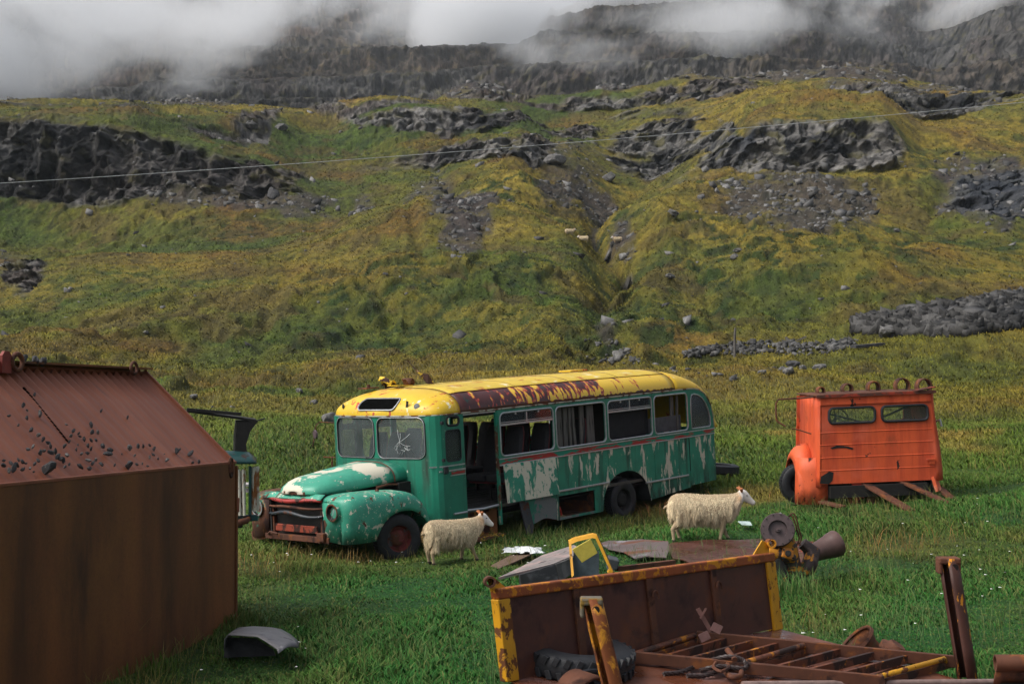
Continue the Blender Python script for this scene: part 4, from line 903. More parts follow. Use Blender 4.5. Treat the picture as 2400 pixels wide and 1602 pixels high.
# ------------------------------------------------------------------ rubble: countless stones, one object
def scatter_rocks(name, pts, sizes, lb, bright=(.08,.2), seed=3):
    bm = bmesh.new(); bmesh.ops.create_cube(bm, size=1.5); bmesh.ops.triangulate(bm, faces=bm.faces[:]); b = np.array([v.co[:] for v in bm.verts]); fc = np.array([[v.index for v in f.verts] for f in bm.faces]); bm.free()
    r_ = np.random.default_rng(seed); n = len(pts); V = np.repeat(b[None], n, 0)*(1+.45*(r_.random((n, len(b), 1))*2-1))*np.stack([.8+.6*r_.random(n), .8+.6*r_.random(n), .45+.4*r_.random(n)], 1)[:, None, :]
    V[..., 2] = V[..., 2]*1.25+V[..., 0]*(r_.random((n, 1))-.5)*.9+V[..., 1]*(r_.random((n, 1))-.5)*.9; a = r_.random(n)*6.28; ca, sa = np.cos(a)[:, None], np.sin(a)[:, None]; x = V[..., 0]*ca-V[..., 1]*sa; y = V[..., 0]*sa+V[..., 1]*ca; V = np.stack([x, y, V[..., 2]], -1)
    V = V*np.array(sizes)[:, None, None]+np.array(pts)[:, None, :]
    g_ = bright[0]+(bright[1]-bright[0])*r_.random(n)**1.6; c = np.stack([g_*1.02, g_, g_*.97], 1); c = np.repeat(c[:, None, :], len(b), 1).reshape(-1, 3)
    T = (fc[None]+np.arange(n)[:, None, None]*len(b)).reshape(-1, 3)
    o = fast_mesh(name, V.reshape(-1, 3), tris=T, col=c, mat=M_scat, smooth=False); tag(o, lb, 'rocks', None, 'stuff'); return o
M_scat = vcol_mat('loose_stone', .85, 5., .4, .5, .03)
# scree spots: stones where the slope is bare
n = 26000; px, y = sample(n, 60, 262, power=.75); c, r = idx_at(px, y); wt = TSCR[c, r]**1.3+.012+.10*TROCK[c, r]*(y > 140); kp = rng.random(n) < wt; c, r = c[kp], r[kp]
pts = TV[c, r]; sz = (.05+.16*rng.random(len(c))**3)*(1+pts[:, 1]/140)
scatter_rocks('scree', pts, sz, 'loose scree and scattered stones over the slope', (.05,.19))
def strip(pxs, n, szr, spread):
    pts, sz = [], []
    for _ in range(n):
        i = rng.integers(len(pxs)-1); u = rng.random(); a, b = pxs[i], pxs[i+1]; q = rng.random(); cx = a[0]+(b[0]-a[0])*u; cy0 = a[1]+(b[1]-a[1])*u; cy1 = a[2]+(b[2]-a[2])*u
        p = on_ray(cx+rng.normal(0, spread), cy0+(cy1-cy0)*q); s_ = szr[0]+(szr[1]-szr[0])*rng.random()**2.2; pts.append((p.x, p.y, p.z+s_*.3+.10*math.sin(math.pi*q)*rng.random())); sz.append(s_)
    return np.array(pts), np.array(sz)
pts, sz = strip([(2010,766,774),(2100,742,786),(2250,716,786),(2440,688,766)], 8000, (.06,.36), 3)
scatter_rocks('rubble_bank', pts, sz, 'long bank of dark broken stone on the right edge of the meadow', (.02,.09))
pts, sz = strip([(1600,836,840),(1680,812,836),(1800,800,832),(1930,806,834),(2000,800,812)], 700, (.04,.15), 4)
scatter_rocks('rubble_strip', pts, sz, 'low strip of grey rubble across the foot of the slope', (.04,.13))
pts, sz = strip([(1380,790,850),(1440,800,862),(1500,852,862),(1740,888,900)], 60, (.05,.16), 8)
scatter_rocks('gully_stones', pts, sz, 'stones washed out of the gully', (.06,.16))
# posts and old timber at the foot of the slope
p = gp(1722, 838); mb = MB(); mb.tube([(0,0,-.2),(0,0,.85),(.02,0,1.35)], [.07,.06,.05], 7); o = mb.build('wooden_post', M_wood); o.location = p; tag(o, 'single leaning wooden post standing in the rubble strip', 'post')
for i, (a, b, lb) in enumerate((((1836,812),(1890,788),'upper weathered timber crossing in the rubble strip'),((1842,790),(1862,815),'lower timber crossing beneath the upper one'))):
    A = gp(*a, .1); B = gp(*b, .1) if i == 0 else gp(*b, .05); A.y = B.y = (A.y+B.y)/2; A = at(a[0], a[1], A.y); B = at(b[0], b[1], B.y-.3); mb = MB(); mb.bar((0,0,0), B-A, .14, .08); o = mb.build('timber', M_wood); o.location = A; tag(o, lb, 'timber', 'timbers lying in the rubble')
A = gp(1998, 822, .15); B = at(2068, 806, A.y+.5); mb = MB(); mb.bar((0,0,0), B-A, .5, .12); o = mb.build('timber', M_stone2); o.location = A; tag(o, 'dark flat beam lying in the green patch under the rubble bank', 'timber', 'timbers lying in the rubble')
# power cable
mb = MB(); A = at(-300, 447, 42); B = at(2750, 205, 42); pts = []
for i in range(41):
    u = i/40; q = A.lerp(B, u); q.z -= 4*u*(1-u)*.22; pts.append(q-A)
mb.tube(pts, .0095, 5); o = mb.build('power_cable', plain('grey_cable', (.34,.35,.36), .5)); o.location = A; tag(o, 'thin grey cable strung across the whole hillside', 'cable')
# tyre lying behind the bus
p = gp(1690, 1112, .05); mb = MB(); mb.lathe([(-.09,.2),(-.1,.3),(-.07,.36),(.07,.36),(.1,.3),(.09,.2)], (0,0,0), (.05,0,1), 28, closed=True); o = mb.build('tyre', M_rub, smooth=True); o.location = p+Vector((0,0,.06)); tag(o, 'worn tyre lying flat in the grass behind the bus', 'tyre')
# ------------------------------------------------------------------ sheep
M_wool = vcol_mat('fleece', .95, 9., .12, 0, spec=.1)
k = NT('sheep_skin'); z = k.sepz('Z'); xx = k.sepz('X')
face = k.ramp(k.math('ADD', xx, k.math('MULTIPLY', k.noise(14, 4), .03)), .5, .56)
cs = k.mix(face, (.36,.27,.165), (.66,.61,.55)); cs = k.mix(k.ramp(xx, .745, .765), cs, (.30,.24,.23)); cs = k.mix(k.ramp(z, .035, .045), (.05,.035,.03), cs)
M_sheep = k.fin(cs, .85, k.noise(60, 3), .3, .004)
M_ear = plain('tan_ear', (.36,.13,.05), .9, .2); M_eye = plain('dark_eye', (.01,.008,.006), .15)
def make_sheep(label, step, head, seed):
    r_ = np.random.default_rng(seed)
    secs = [(-.515,.50,.03,.03),(-.50,.495,.10,.08),(-.46,.49,.16,.135),(-.38,.49,.195,.175),(-.25,.485,.205,.205),(-.1,.475,.20,.215),(.05,.47,.198,.21),(.18,.475,.195,.19),(.29,.485,.19,.165),(.38,.49,.185,.145),(.45,.535,.15,.12),(.51,.585,.12,.10),(.56,.625,.098,.085),(.585,.645,.05,.05)]
    mb = MB(); rows = []
    for (x, zc, rz, ry) in secs:
        rows.append([(x, ry*math.cos(a)*(1-.08*math.sin(a)), zc+rz*math.sin(a)) for a in [2*math.pi*i/24 for i in range(24)]])
    mb.grid(rows, closed=True); mb.add(rows[0], [tuple(range(24))]); mb.add(rows[-1], [tuple(range(24))])
    # head: turned a little by head angle
    Hm = Matrix.Translation((.55,0,.655)) @ Matrix.Rotation(head, 4, 'Z') @ Matrix.Rotation(R(30), 4, 'Y')
    hs_ = [(-.06,.0,.06,.055),(-.02,.01,.083,.068),(.03,.012,.082,.066),(.08,.008,.07,.058),(.13,.0,.055,.045),(.18,-.006,.043,.036),(.215,-.008,.036,.032),(.235,-.008,.02,.02)]
    rows = [[Hm @ Vector((x, ry*math.cos(a), zc+rz*math.sin(a))) for a in [2*math.pi*i/16 for i in range(16)]] for (x, zc, rz, ry) in hs_]
    mb.grid(rows, closed=True); mb.add(rows[0], [tuple(range(16))]); mb.add(rows[-1], [tuple(range(16))])
    def leg(pts, rs): mb.tube(pts, rs, 10)
    f1, f2, h1, h2 = step
    for (sy, f) in ((-.095, f1), (.095, f2)):
        leg([(.27, sy, .42), (.27, sy, .30), (.275+f*.35, sy, .19), (.27+f*.8, sy*1.02, .07+abs(f)*.12), (.275+f, sy*1.03, .03+abs(f)*.10), (.30+f, sy*1.03, .0+abs(f)*.10)], [.075,.055,.036,.026,.028,.030])
    for (sy, f) in ((-.10, h1), (.10, h2)):
        leg([(-.36, sy, .42), (-.33, sy, .32), (-.40+f*.4, sy, .225), (-.415+f*.7, sy, .19), (-.39+f*.9, sy*1.02, .07), (-.385+f, sy*1.03, .03), (-.355+f, sy*1.03, 0)], [.10,.085,.045,.034,.026,.028,.030])
    mb.tube([(-.49,0,.50),(-.545,0,.495),(-.58,0,.465)], [.03,.022,.012], 8)     # tail
    o = mb.build('sheep', M_sheep, None, smooth=True, fixn=True)
    m = o.modifiers.new('remesh', 'REMESH'); m.mode = 'VOXEL'; m.voxel_size = .011; m.use_smooth_shade = True
    m = o.modifiers.new('smooth', 'SMOOTH'); m.iterations = 4; m.factor = .6
    tag(o, label, 'sheep', 'sheep walking in the meadow')
    for sy in (-1, 1):
        em = MB(); pts = [Hm @ Vector(q) for q in ((-.03,sy*.055,.05),(-.06,sy*.105,.075),(-.085,sy*.15,.06))]; em.tube(pts, [.016,.028,.006], 8); em.build('ear', M_ear, o, smooth=True)
        em = MB(); em.lathe([(-.010,0),(-.006,.009),(0,.012),(.006,.009),(.010,0)], Hm @ Vector((.062, sy*.057, .038)), (0,0,1), 10); em.build('eye', M_eye, o, smooth=True)
        em = MB(); em.lathe([(-.005,0),(0,.006),(.005,0)], Hm @ Vector((.228, sy*.016, .004)), (0,0,1), 8); em.build('nostril', M_eye, o, smooth=True)
    # fleece: locks hanging from the body
    n = 26000; xs = np.array([s_[0] for s_ in secs]); u = r_.random(n); x = -.515+1.08*u; zc = np.interp(x, xs, [s_[1] for s_ in secs]); rz = np.interp(x, xs, [s_[2] for s_ in secs]); ry = np.interp(x, xs, [s_[3] for s_ in secs])
    a = r_.random(n)*6.283; P = np.stack([x, ry*np.cos(a), zc+rz*np.sin(a)], 1)
    kp = ~((x > .54)); N_ = np.stack([np.where(x < -.44, -.8, 0), np.cos(a), np.sin(a)], 1); N_ /= np.linalg.norm(N_, axis=1)[:, None]
    # wool trousers over the hind quarters and chest
    m2 = 5200; th = r_.random(m2)*6.283; hz = .27+.2*r_.random(m2); side = np.where(r_.random(m2) < .5, -1, 1); rr_ = .05+.03*(hz-.27)/.2
    P2 = np.stack([-.375-.02*np.cos(th)+rr_*np.cos(th), side*.10+rr_*np.sin(th), hz], 1); N2 = np.stack([np.cos(th), np.sin(th), 0*th], 1)
    P = np.concatenate([P[kp], P2]); N_ = np.concatenate([N_[kp], N2]); n = len(P)
    # low frequency clumping of locks
    cl = fbm3(P[:, 0]*14, P[:, 1]*14, P[:, 2]*5, 2, seed); cl2 = fbm3(P[:, 0]*34, P[:, 1]*34, P[:, 2]*12, 2, seed+3)
    Ln = (.032+.042*r_.random(n))*(1+.9*cl)*(1+.35*np.clip((.45-P[:, 2])*3, -.2, 1)); Ln = np.where(P[:, 0] > .42, Ln*.8, Ln)
    down = np.array([-.12, 0, -1.]); top = np.clip(N_[:, 2], 0, 1)[:, None]
    D1 = N_*(.38+.15*cl[:, None])+down*(.6-.35*top)+r_.normal(0, .13, (n, 3)); D2 = N_*.10+down+r_.normal(0, .2, (n, 3))+np.stack([cl2*.8, cl2*.5, 0*cl2], 1)
    sdv = np.cross(N_, down); sdv /= np.linalg.norm(sdv, axis=1)[:, None]+1e-6; wv_ = sdv*(.0032+.0025*r_.random((n, 1)))
    base = P-N_*.008; mid = base+D1*(Ln*.5)[:, None]; tip = mid+D2*(Ln*.65)[:, None]
    V = np.stack([base-wv_, base+wv_, mid-wv_*.9, mid+wv_*.9, tip], 1).reshape(-1, 3)
    o5 = np.arange(n)[:, None]*5; T = np.concatenate([o5+np.array([0,1,3]), o5+np.array([0,3,2]), o5+np.array([2,3,4])], 0)
    cb = np.array([.60,.49,.32])*(1+.22*r_.normal(size=(n, 1)))*(1+.35*cl2[:, None]); neck = ss(.36, .46, P[:, 0])[:, None]; cb = cb*(1-neck)+np.array([.60,.48,.33])*neck*(1+.15*r_.normal(size=(n,1)))
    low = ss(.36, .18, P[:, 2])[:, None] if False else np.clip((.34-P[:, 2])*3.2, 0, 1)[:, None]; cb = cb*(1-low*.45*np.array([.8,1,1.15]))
    tan = (ss(.42, .5, P[:, 0])*ss(.0, .4, N_[:, 2]))[:, None]; cb = cb*(1-tan*.45)+np.array([.5,.27,.12])*tan*.45
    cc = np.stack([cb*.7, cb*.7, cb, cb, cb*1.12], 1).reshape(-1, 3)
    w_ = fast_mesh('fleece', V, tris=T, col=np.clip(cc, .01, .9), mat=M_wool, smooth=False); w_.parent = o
    return o
s1 = make_sheep('cream long-woolled sheep walking past the bus doorway, seen from behind', (.12,-.04,-.03,.02), -.35, 5)
s2 = make_sheep('larger cream sheep with white face walking right beyond the yellow tailboard', (-.05,.10,-.06,.06), -.05, 9)
p = gp(1058, 1316); d_ = math.radians(36); s1.matrix_world = Matrix.Translation((p.x, p.y, p.z-.01)) @ Matrix.Rotation(d_, 4, 'Z') @ Matrix.Scale(20/166*1.0/ .12*p.y/20*.895, 4)
p = gp(1648, 1268); s2.matrix_world = Matrix.Translation((p.x, p.y, p.z)) @ Matrix.Rotation(math.radians(3), 4, 'Z') @ Matrix.Scale(p.y/21*1.03, 4)
def dup(root, mtx, label, group=None):
    r_ = root.copy(); COL.objects.link(r_); r_.matrix_world = mtx; r_['label'] = label
    if group: r_['group'] = group
    for ch in list(root.children):
        c_ = ch.copy(); COL.objects.link(c_); c_.parent = r_
    return r_
for (px, py, dg, lb) in ((1446,571,190,'tiny distant sheep on the right bank of the gully'),(1368,573,170,'tiny distant sheep grazing close above the gully fall'),(1334,552,10,'tiny distant sheep highest on the left bank of the gully')):
    p = gp(px, py); dup(s2, Matrix.Translation(p) @ Matrix.Rotation(R(dg), 4, 'Z') @ Matrix.Scale(.62*p.y/95 if p.y < 150 else .8, 4), lb, 'far sheep beside the gully')
# ------------------------------------------------------------------ rusty tank with pitched roof, left foreground
TE = at(545, 1086, 15.5); TX = Vector((750, 3333, -204)).normalized(); TYv = Vector((-.974,.219,0)); TYv = (TYv-TX*TYv.dot(TX)).normalized(); TU = TX.cross(TYv)*1
TU = (TU+Vector((-.035,0,0))).normalized()
if TU.z < 0: TU = -TU
TM = basis(TX, TYv, TU, TE)
tank = empty('steel_tank', mat=TM, label='huge rusty steel tank with a ribbed pitched lid, filling the left foreground', cat='tank')
k = NT('tank_wall_rust'); f = k.noise(.8, 7, .62, scale=(1.3,1,.28)); c = k.mix(k.ramp(f, .36, .62), (.05,.018,.007), (.185,.062,.016)); c = k.mix(k.ramp(k.noise(1.3, 5, .6, scale=(1.4,1,.5), loc=(4,1,1)), .5, .72), c, (.19,.07,.016)); c = k.mix(k.math('MULTIPLY', k.ramp(k.noise(30, 6, .7), .45, .7), .35), c, (.045,.016,.008))
M_tw = k.fin(c, .62, k.noise(25, 6, .7), .25, .006)
k = NT('tank_lid_rust'); f = k.noise(1.2, 6, .62, scale=(1.6,.35,.35)); c = k.mix(k.ramp(f, .35, .65), (.17,.05,.024), (.26,.085,.042)); c = k.mix(k.math('MULTIPLY', k.ramp(k.noise(3, 6, .6, scale=(2,.25,.25), loc=(2,3,1)), .58, .72), .7), c, (.085,.045,.045)); c = k.mix(k.math('MULTIPLY', k.ramp(k.noise(60, 5, .7), .5, .7), .3), c, (.12,.04,.02))
M_tl = k.fin(c, .55, k.noise(45, 6, .7), .25, .004)
RA, RB = 1.065, 1.0; LT = 9.5
mb = MB(); mb.grid([[(x, 0, z) for x in np.linspace(-LT, 0, 30)] for z in (0,-.5,-1.0,-1.85)]); mb.build('front_wall', M_tw, tank, solid=.03, off=-1)
mb = MB(); mb.prism([(0,.0,-1.85),(0,0,0),(0,RA,RB),(0,2*RA,0),(0,2*RA,-1.85)], (.03,0,0)); mb.build('end_wall', M_tw, tank)
mb = MB(); mb.grid([[(x, 2*RA, z) for x in (-LT, 0)] for z in (0, -1.85)]); mb.build('rear_wall', M_tw, tank, solid=.03)
mb = MB(); n = int(LT/.155)*8; rows = []
for j in range(13):
    v = j/12; r_ = []
    for i in range(n+1):
        x = -LT+LT*i/n; ph = (x/.155) % 1; sw = (1-abs(2*ph-1)) ; amp = .010+.085*max(0, (v-.66)/.34)**1.3
        r_.append((x, RA*v+.5*amp*0, RB*v+.012-amp*sw))
    rows.append(r_)
mb.grid(rows); mb.build('lid_slope', M_tl, tank, solid=.012, off=-1)
mb = MB(); mb.grid([[(x, RA+RA*v, RB*(1-v)+.012) for x in (-LT, 0)] for v in (0, 1)]); mb.build('lid_slope', M_tl, tank, solid=.012)
mb = MB(); mb.box((-LT/2+.02, RA-.02, RB+.045), (LT+.10, .13, .02)); mb.box((-LT/2, RA+.05, RB+.0), (LT, .03, .10)); mb.build('ridge_beam', M_tw, tank)
mb = MB(); mb.box((-LT/2, -.012, .015), (LT+.06, .05, .03)); mb.build('eave_flange', M_tl, tank, bevel=.006)
mb = MB(); mb.bar((.02,-.02,0), (.02,RA,RB+.02), .03, .04); mb.build('verge_strip', M_tl, tank)
mb = MB(); mb.box((.035, -.02, -.95), (.03, .05, 1.85)); mb.build('corner_strip', M_tw, tank)
mb = MB(); mb.box((.05, -.02, -.45), (.05, .07, .16)); mb.build('corner_lug', M_tl, tank, bevel=.01)
TI = TM.inverted()
def tloc(px, py, o, n):
    return TI @ rayhit(px, py, TM @ Vector(o), (TM.to_3x3() @ Vector(n)))
def ring(px, py, r1, tube, kind, par, name='lifting_ring', flat=1.25):
    p = tloc(px, py, (0, RA-.08, 0), (0,1,0)) if kind == 'ridge' else tloc(px, py, (0,-.03,0), (0,1,0))
    mb = MB(); pts = []
    for i in range(20):
        a = 2*math.pi*i/20; pts.append((p.x+r1*math.cos(a)*(1.1 if kind == 'ridge' else .62), p.y, p.z+r1*math.sin(a)*(1 if kind == 'ridge' else 1.55)))
    mb.tube(pts, tube, 8, closed=True); mb.build(name, M_rust, par, smooth=True)
ring(311, 858, .062, .018, 'ridge', tank); ring(38, 833, .075, .023, 'ridge', tank)
ring(541, 1095, .062, .02, 'eave', tank)
p = tloc(14, 832, (0, RA-.08, 0), (0,1,0)); mb = MB(); mb.prism([(p.x-.075,p.y,p.z-.1),(p.x+.075,p.y,p.z-.1),(p.x+.075,p.y,p.z+.06),(p.x+.035,p.y,p.z+.10),(p.x-.035,p.y,p.z+.10),(p.x-.075,p.y,p.z+.06)], (0,.03,0)); mb.build('lug_plate', plain('red_lug', (.19,.03,.02), .6), tank)
nrm = Vector((0, -RB, RA)).normalized()
mb = MB()
for i in range(15):
    u = i/14; q = tloc(55+100*u, 897+122*u, (0,0,.02), nrm); mb.box(q, (.018, .036, .03), rot=Matrix.Rotation(math.atan2(RB, RA), 3, 'X'))
mb.build('perforated_seam', plain('seam_shadow_gap', (.006,.004,.004), 1, spec=0), tank)
mb = MB(); q = tloc(155, 1018, (0,0,.02), nrm)
for (a, b) in (((-5,940),(60,1005)), ((120,945),(205,1035)), ((228,1068),(262,1098))):
    A = tloc(*a, (0,0,.015), nrm); B = tloc(*b, (0,0,.015), nrm); mb = MB(); mb.bar(A, B, .012, .02); mb.build('lid_seam', M_tw, tank)
BLOCK.append([(TM @ Vector(v))[:2] for v in ((-LT,-.02,0),(0,-.02,0),(0,2.1,0),(-LT,2.1,0))])
# stones that rolled onto the lid
STN = [(80,925,7),(53,950,9),(63,962,6),(92,970,13),(20,975,7),(62,980,8),(42,997,6),(154,995,6),(236,963,6),(298,978,7),(212,996,10),(214,1014,11),(228,1013,8),(184,1016,7),(186,1023,7),(172,1010,8),(72,1008,9),(90,1020,10),(100,1030,9),(112,1038,9),(118,1046,8),(165,1022,9),(196,1030,9),(212,1032,8),(224,1032,7),(205,1045,8),(212,1052,8),(240,1045,10),(256,1056,13),(250,1065,14),(285,1064,4),(302,1052,11),(322,1046,8),(335,1046,7),(350,1044,6),(360,1052,8),(315,1068,5),(412,1058,11),(420,1054,6),(445,1064,11),(450,1084,7),(465,1082,7),(385,1064,4),(390,1079,8),(358,1066,6),(350,1072,6),(370,1075,5),
 (76,1047,9),(64,1054,9),(94,1061,10),(102,1056,8),(116,1062,11),(128,1058,9),(134,1070,12),(142,1076,12),(148,1080,9),(155,1068,11),(150,1046,9),(162,1035,6),(182,1042,5),(190,1064,9),(204,1062,8),(206,1080,9),(216,1086,9),(224,1079,7),(236,1089,9),(186,1094,12),(208,1098,11),(178,1054,6),(110,1100,26),(30,1098,14),(24,1086,10),(38,1090,11),(52,1082,9),(52,1100,9),(60,1086,6),(80,1088,8),(88,1080,9),(70,1098,7),(6,1092,12),(8,1080,8),(120,1086,9),(128,1092,8),(42,1078,7),(300,1092,16),(320,1088,6),(333,1086,5),(345,1092,5),(20,1104,9),(78,1106,6),(152,1094,7),(162,1088,6),(268,1090,6)]
for (px, py, hw) in STN:
    q = TM @ tloc(px, py, (0,0,.02), nrm); s_ = hw/F*q.y*.72; o = bpy.data.objects.new('stone', ROCKS_D[random.randrange(4)] if random.random() < .75 else ROCKS[random.randrange(4)]); COL.objects.link(o)
    o.location = q+(TM.to_3x3() @ nrm)*s_*.35; o.scale = (s_*1.15, s_*.9, s_*.95); o.rotation_euler = (random.random()*3, random.random()*3, random.random()*6)
    tag(o, 'biggest stone at the eave of the rusty tank lid' if hw == 26 else 'second biggest stone, farther right at the eave of the tank lid' if hw == 16 else 'small dark stone resting on the rusty ribbed tank lid', 'stone', None if hw in (26, 16) else 'small stones scattered on the tank lid')
for (px, py, lb) in ((57,840,'dark stone on the tank ridge touching the lifting ring'),(84,843,'dark stone in the middle of the tank ridge'),(100,846,'rightmost dark stone on the tank ridge')):
    q = TM @ tloc(px, py, (0,RA-.05,0), (0,1,0)); o = bpy.data.objects.new('stone', ROCKS_D[1]); COL.objects.link(o); o.location = q; o.scale = (.05,.05,.045); o.rotation_euler = (1,2,px); tag(o, lb, 'stone')
# ------------------------------------------------------------------ wrecked truck behind the tank
M_dkgreen = layered('dark_green_metal', [(DRUST, 4, (1,1,1), .55, .6, (2,6,3), 6, .3)], (.012,.05,.05), .3)
M_wgr = layered('white_rusted_grille', [((.3,.12,.04), 7, (1,1,.5), .52, .6, (2,6,3), 7, .3), (DRUST, 5, (1,1,1), .62, .66, (7,6,3), 6, .3)], (.62,.6,.5), .6)
o_ = at(562, 1225, 18.5)
wr = empty('wrecked_truck', mat=basis(Vector((1,.25,.0)).normalized()*.78, Vector((-.25,1,0)).normalized(), Vector((0,0,1)), o_), label='stripped truck cab with white ribbed grille, peeking out behind the rusty tank', cat='truck')
q_ = 180.0    # photo pixels per metre here
mb = MB()
for i in range(7): mb.tube([((-.36+.072*i)*1.0, -.02, .10),(-.38+.072*i, -.02, .70)], .026, 8)
mb.box((-.15,.03,.40),(.50,.02,.56)); mb.build('grille_panel', M_wgr, wr, smooth=True)
mb = MB()
for i in range(5): mb.tube([(.225+.026*i, .02+.03*i, .14),(.215+.026*i, .02+.03*i, .72)], .013, 8)
mb.box((.265,.11,.43),(.13,.02,.56)); mb.build('grille_panel', M_wgr, wr, smooth=True)
mb = MB(); mb.box((.17,-.0,.42),(.05,.05,.64)); mb.box((-.1,.03,.06),(.8,.08,.08)); mb.box((-.6,.05,.35),(.1,.1,.6)); mb.build('radiator_frame', M_dkgreen, wr, bevel=.01)
mb = MB(); rows = []
for i in range(9):
    x = -.75+1.05*i/8; rows.append([(x+.03*math.cos(a), .25+.34*math.cos(a), .78+(.16-.05*(i/8)**2)*math.sin(a)*(1 if i < 8 else .3)) for a in [math.pi*j/10 for j in range(11)]])
mb.grid(rows); mb.build('bonnet', M_dkgreen, wr, smooth=True, solid=.02)
mb = MB(); mb.prism([(-.06,.3,.78),(.16,.3,.80),(.13,.3,1.0),(.19,.3,1.16),(.26,.3,1.24),(.33,.3,1.30),(-.02,.3,1.30),(-.05,.3,1.1)], (0,.5,0)); mb.build('cab_pillar', M_dark, wr)
mb = MB(); mb.bar((.3,.5,1.31),(-.85,.5,1.45),.4,.03); mb.bar((.05,.3,1.40),(-.85,.3,1.47),.05,.04); mb.tube([(.3,.3,1.31),(.45,.3,1.34)],.01,5); mb.build('cab_roof_rail', M_dark, wr)
mb = MB(); mb.tube([(-.55,-.15,-.05),(-.1,-.12,.0),(.12,-.05,.04),(.2,.1,.08)], [.05,.05,.04,.025], 8); mb.build('bumper', M_rust, wr, smooth=True)
mb = MB(); mb.box((-.3,.3,.0),(.7,.5,.14)); mb.build('frame', M_dark, wr)
mb = MB(); mb.box((.25,1.2,.38),(.3,.3,.03)); mb.box((.25,1.2,.3),(.3,.3,.03)); mb.build('running_board', plain('pale_board', (.4,.38,.36), .7), wr)
# ------------------------------------------------------------------ orange cab, seen from behind
KX = Vector((1,.06,.036)).normalized(); KZ = Vector((-.045,0,1)); KZ = (KZ-KX*KZ.dot(KX)).normalized(); KY = KZ.cross(KX)
KO = at(2058, 1129, 24.5)
cab = empty('orange_truck', mat=basis(KX, KY, KZ, KO), label='derelict orange truck cab with two rear windows and roof rings, facing away', cat='truck')
M_or = layered('orange_cab_paint', [((.38,.045,.018), 2.2, (2,2,.22), .45, .72, (8,3,2), 6, .2), ((.62,.13,.07), 1.3, (1,1,1), .5, .75, (3,3,2), 4, .2), (DRUST, 2.2, (1,1,.6), .615, .625, (2.2,6,3), 8, .4), ((.2,.05,.015), 1.8, (1,1,.6), .60, .72, (2.2,6,3), 7, .3), (DRUST, 16, (1,1,1), .72, .74, (5,6,3), 4, .2)], (.62,.09,.024), .55, tint=.12)
M_or2 = layered('orange_wing_paint', [(DRUST, 5, (1,1,.6), .42, .6, (3,6,3), 7, .4, (.05,-.4)), (DRUST, 5, (1,1,.6), .6, .62, (2,6,3), 7, .4), ((.75,.3,.2), 3, (1,1,1), .6, .7, (8,6,3), 4, .2)], (.66,.11,.035), .5, tint=.12)
HC = 1.50
def kp(x, z, y=0): return (x*(1-.04*z), y, z)
mb = MB(); wn = [rrect(-.86, -.02, 1.04, 1.30, .08, 5), rrect(.11, .95, 1.04, 1.30, .08, 5)]
ringcell(mb, -1.02, .045, .97, 1.36, wn[0], lambda x, z: kp(x, z)); ringcell(mb, .045, 1.02, .97, 1.36, wn[1], lambda x, z: kp(x, z))
zs = [.0, .14]; rib = [.23, .45, .67, .88]
for r_ in rib: zs += [r_-.012, r_, r_+.012]
zs += [.97]
mb.grid([[kp(x, z, -.007 if z in rib else 0) for x in (-1.02, -.5, 0, .5, 1.02)] for z in zs]); mb.grid([[kp(x, z) for x in (-1.02, 1.02)] for z in (1.36, HC)])
mb.build('rear_wall', M_or, cab, solid=.03, off=1)
for sx in (-1, 1):
    mb = MB(); rows = []
    for z in np.linspace(-.02 if sx > 0 else -.05, HC, 9):
        bul = .06*math.sin(min(1, max(0, (1.1-z)/1.1))*math.pi*.6) if sx > 0 else .0
        ex = 0 if sx > 0 else .07; rows.append([kp(sx*1.02, z, 0), kp(sx*(1.09-ex+bul*.5), z, .03), kp(sx*(1.13-ex+bul), z, .12), kp(sx*(1.14-ex+bul), z, .5), kp(sx*(1.12-ex+bul), z, 1.25)])
    mb.grid(rows); mb.build('side_wall', M_or, cab, smooth=True, solid=.03)
mb = MB(); mb.grid([[kp(x, HC+.02+.02*math.cos(x), y) for x in np.linspace(-1.1, 1.1, 8)] for y in (-.03,.4,.9,1.28)]); mb.build('roof', M_rust, cab, smooth=True, solid=.02)
mb = MB(); mb.bar(kp(-1.1, HC+.01,-.04), kp(1.12, HC+.02,-.04), .05, .05); mb.bar(kp(.75,HC+.05,.0), kp(1.12,HC+.10,.05), .2,.015); mb.build('roof_edge', layered('rusty_edge', [((.3,.04,.02), 5, (1,1,1), .5, .6, (2,6,3), 6, .3)], (.08,.025,.015), .7), cab)
for w_ in wn:
    mb = MB(); mb.tube([kp(x, z, -.015) for x, z in w_], .024, 6, closed=True); f_ = mb.build('rear_window_seal', M_rub, cab, smooth=True)
    g = MB(); g.prism([kp(x, z, .0) for x, z in w_], (0,.004,0)); g.build('rear_window_pane', M_glass2, f_)
mb = MB(); lp = rrect(-.95, .95, .98, 1.33, .07, 5); ringcell(mb, -1.1, 1.1, .93, 1.48, lp, lambda x, z: kp(x, z, 1.27)); mb.grid([[kp(x, z, 1.27) for x in (-1.1, 1.1)] for z in (.1, .93)]); mb.build('front_wall', M_or, cab, solid=.03)
mb = MB(); mb.box((0,1.1,.93),(2.0,.3,.10)); mb.build('dashboard', plain('cream_dash', (.35,.3,.2), .6), cab, bevel=.02)
mb = MB(); cw = Vector((-.52,.62,1.09)); axw = Vector((0,-.8,.6)).normalized(); x = Vector((1,0,0)); y = axw.cross(x)
mb.tube([cw+(x*math.cos(a)+y*math.sin(a))*.22 for a in [2*math.pi*i/28 for i in range(28)]], .014, 6, closed=True)
for a in (R(90), R(210), R(330)): mb.tube([cw, cw+(x*math.cos(a)+y*math.sin(a))*.22], .010, 5)
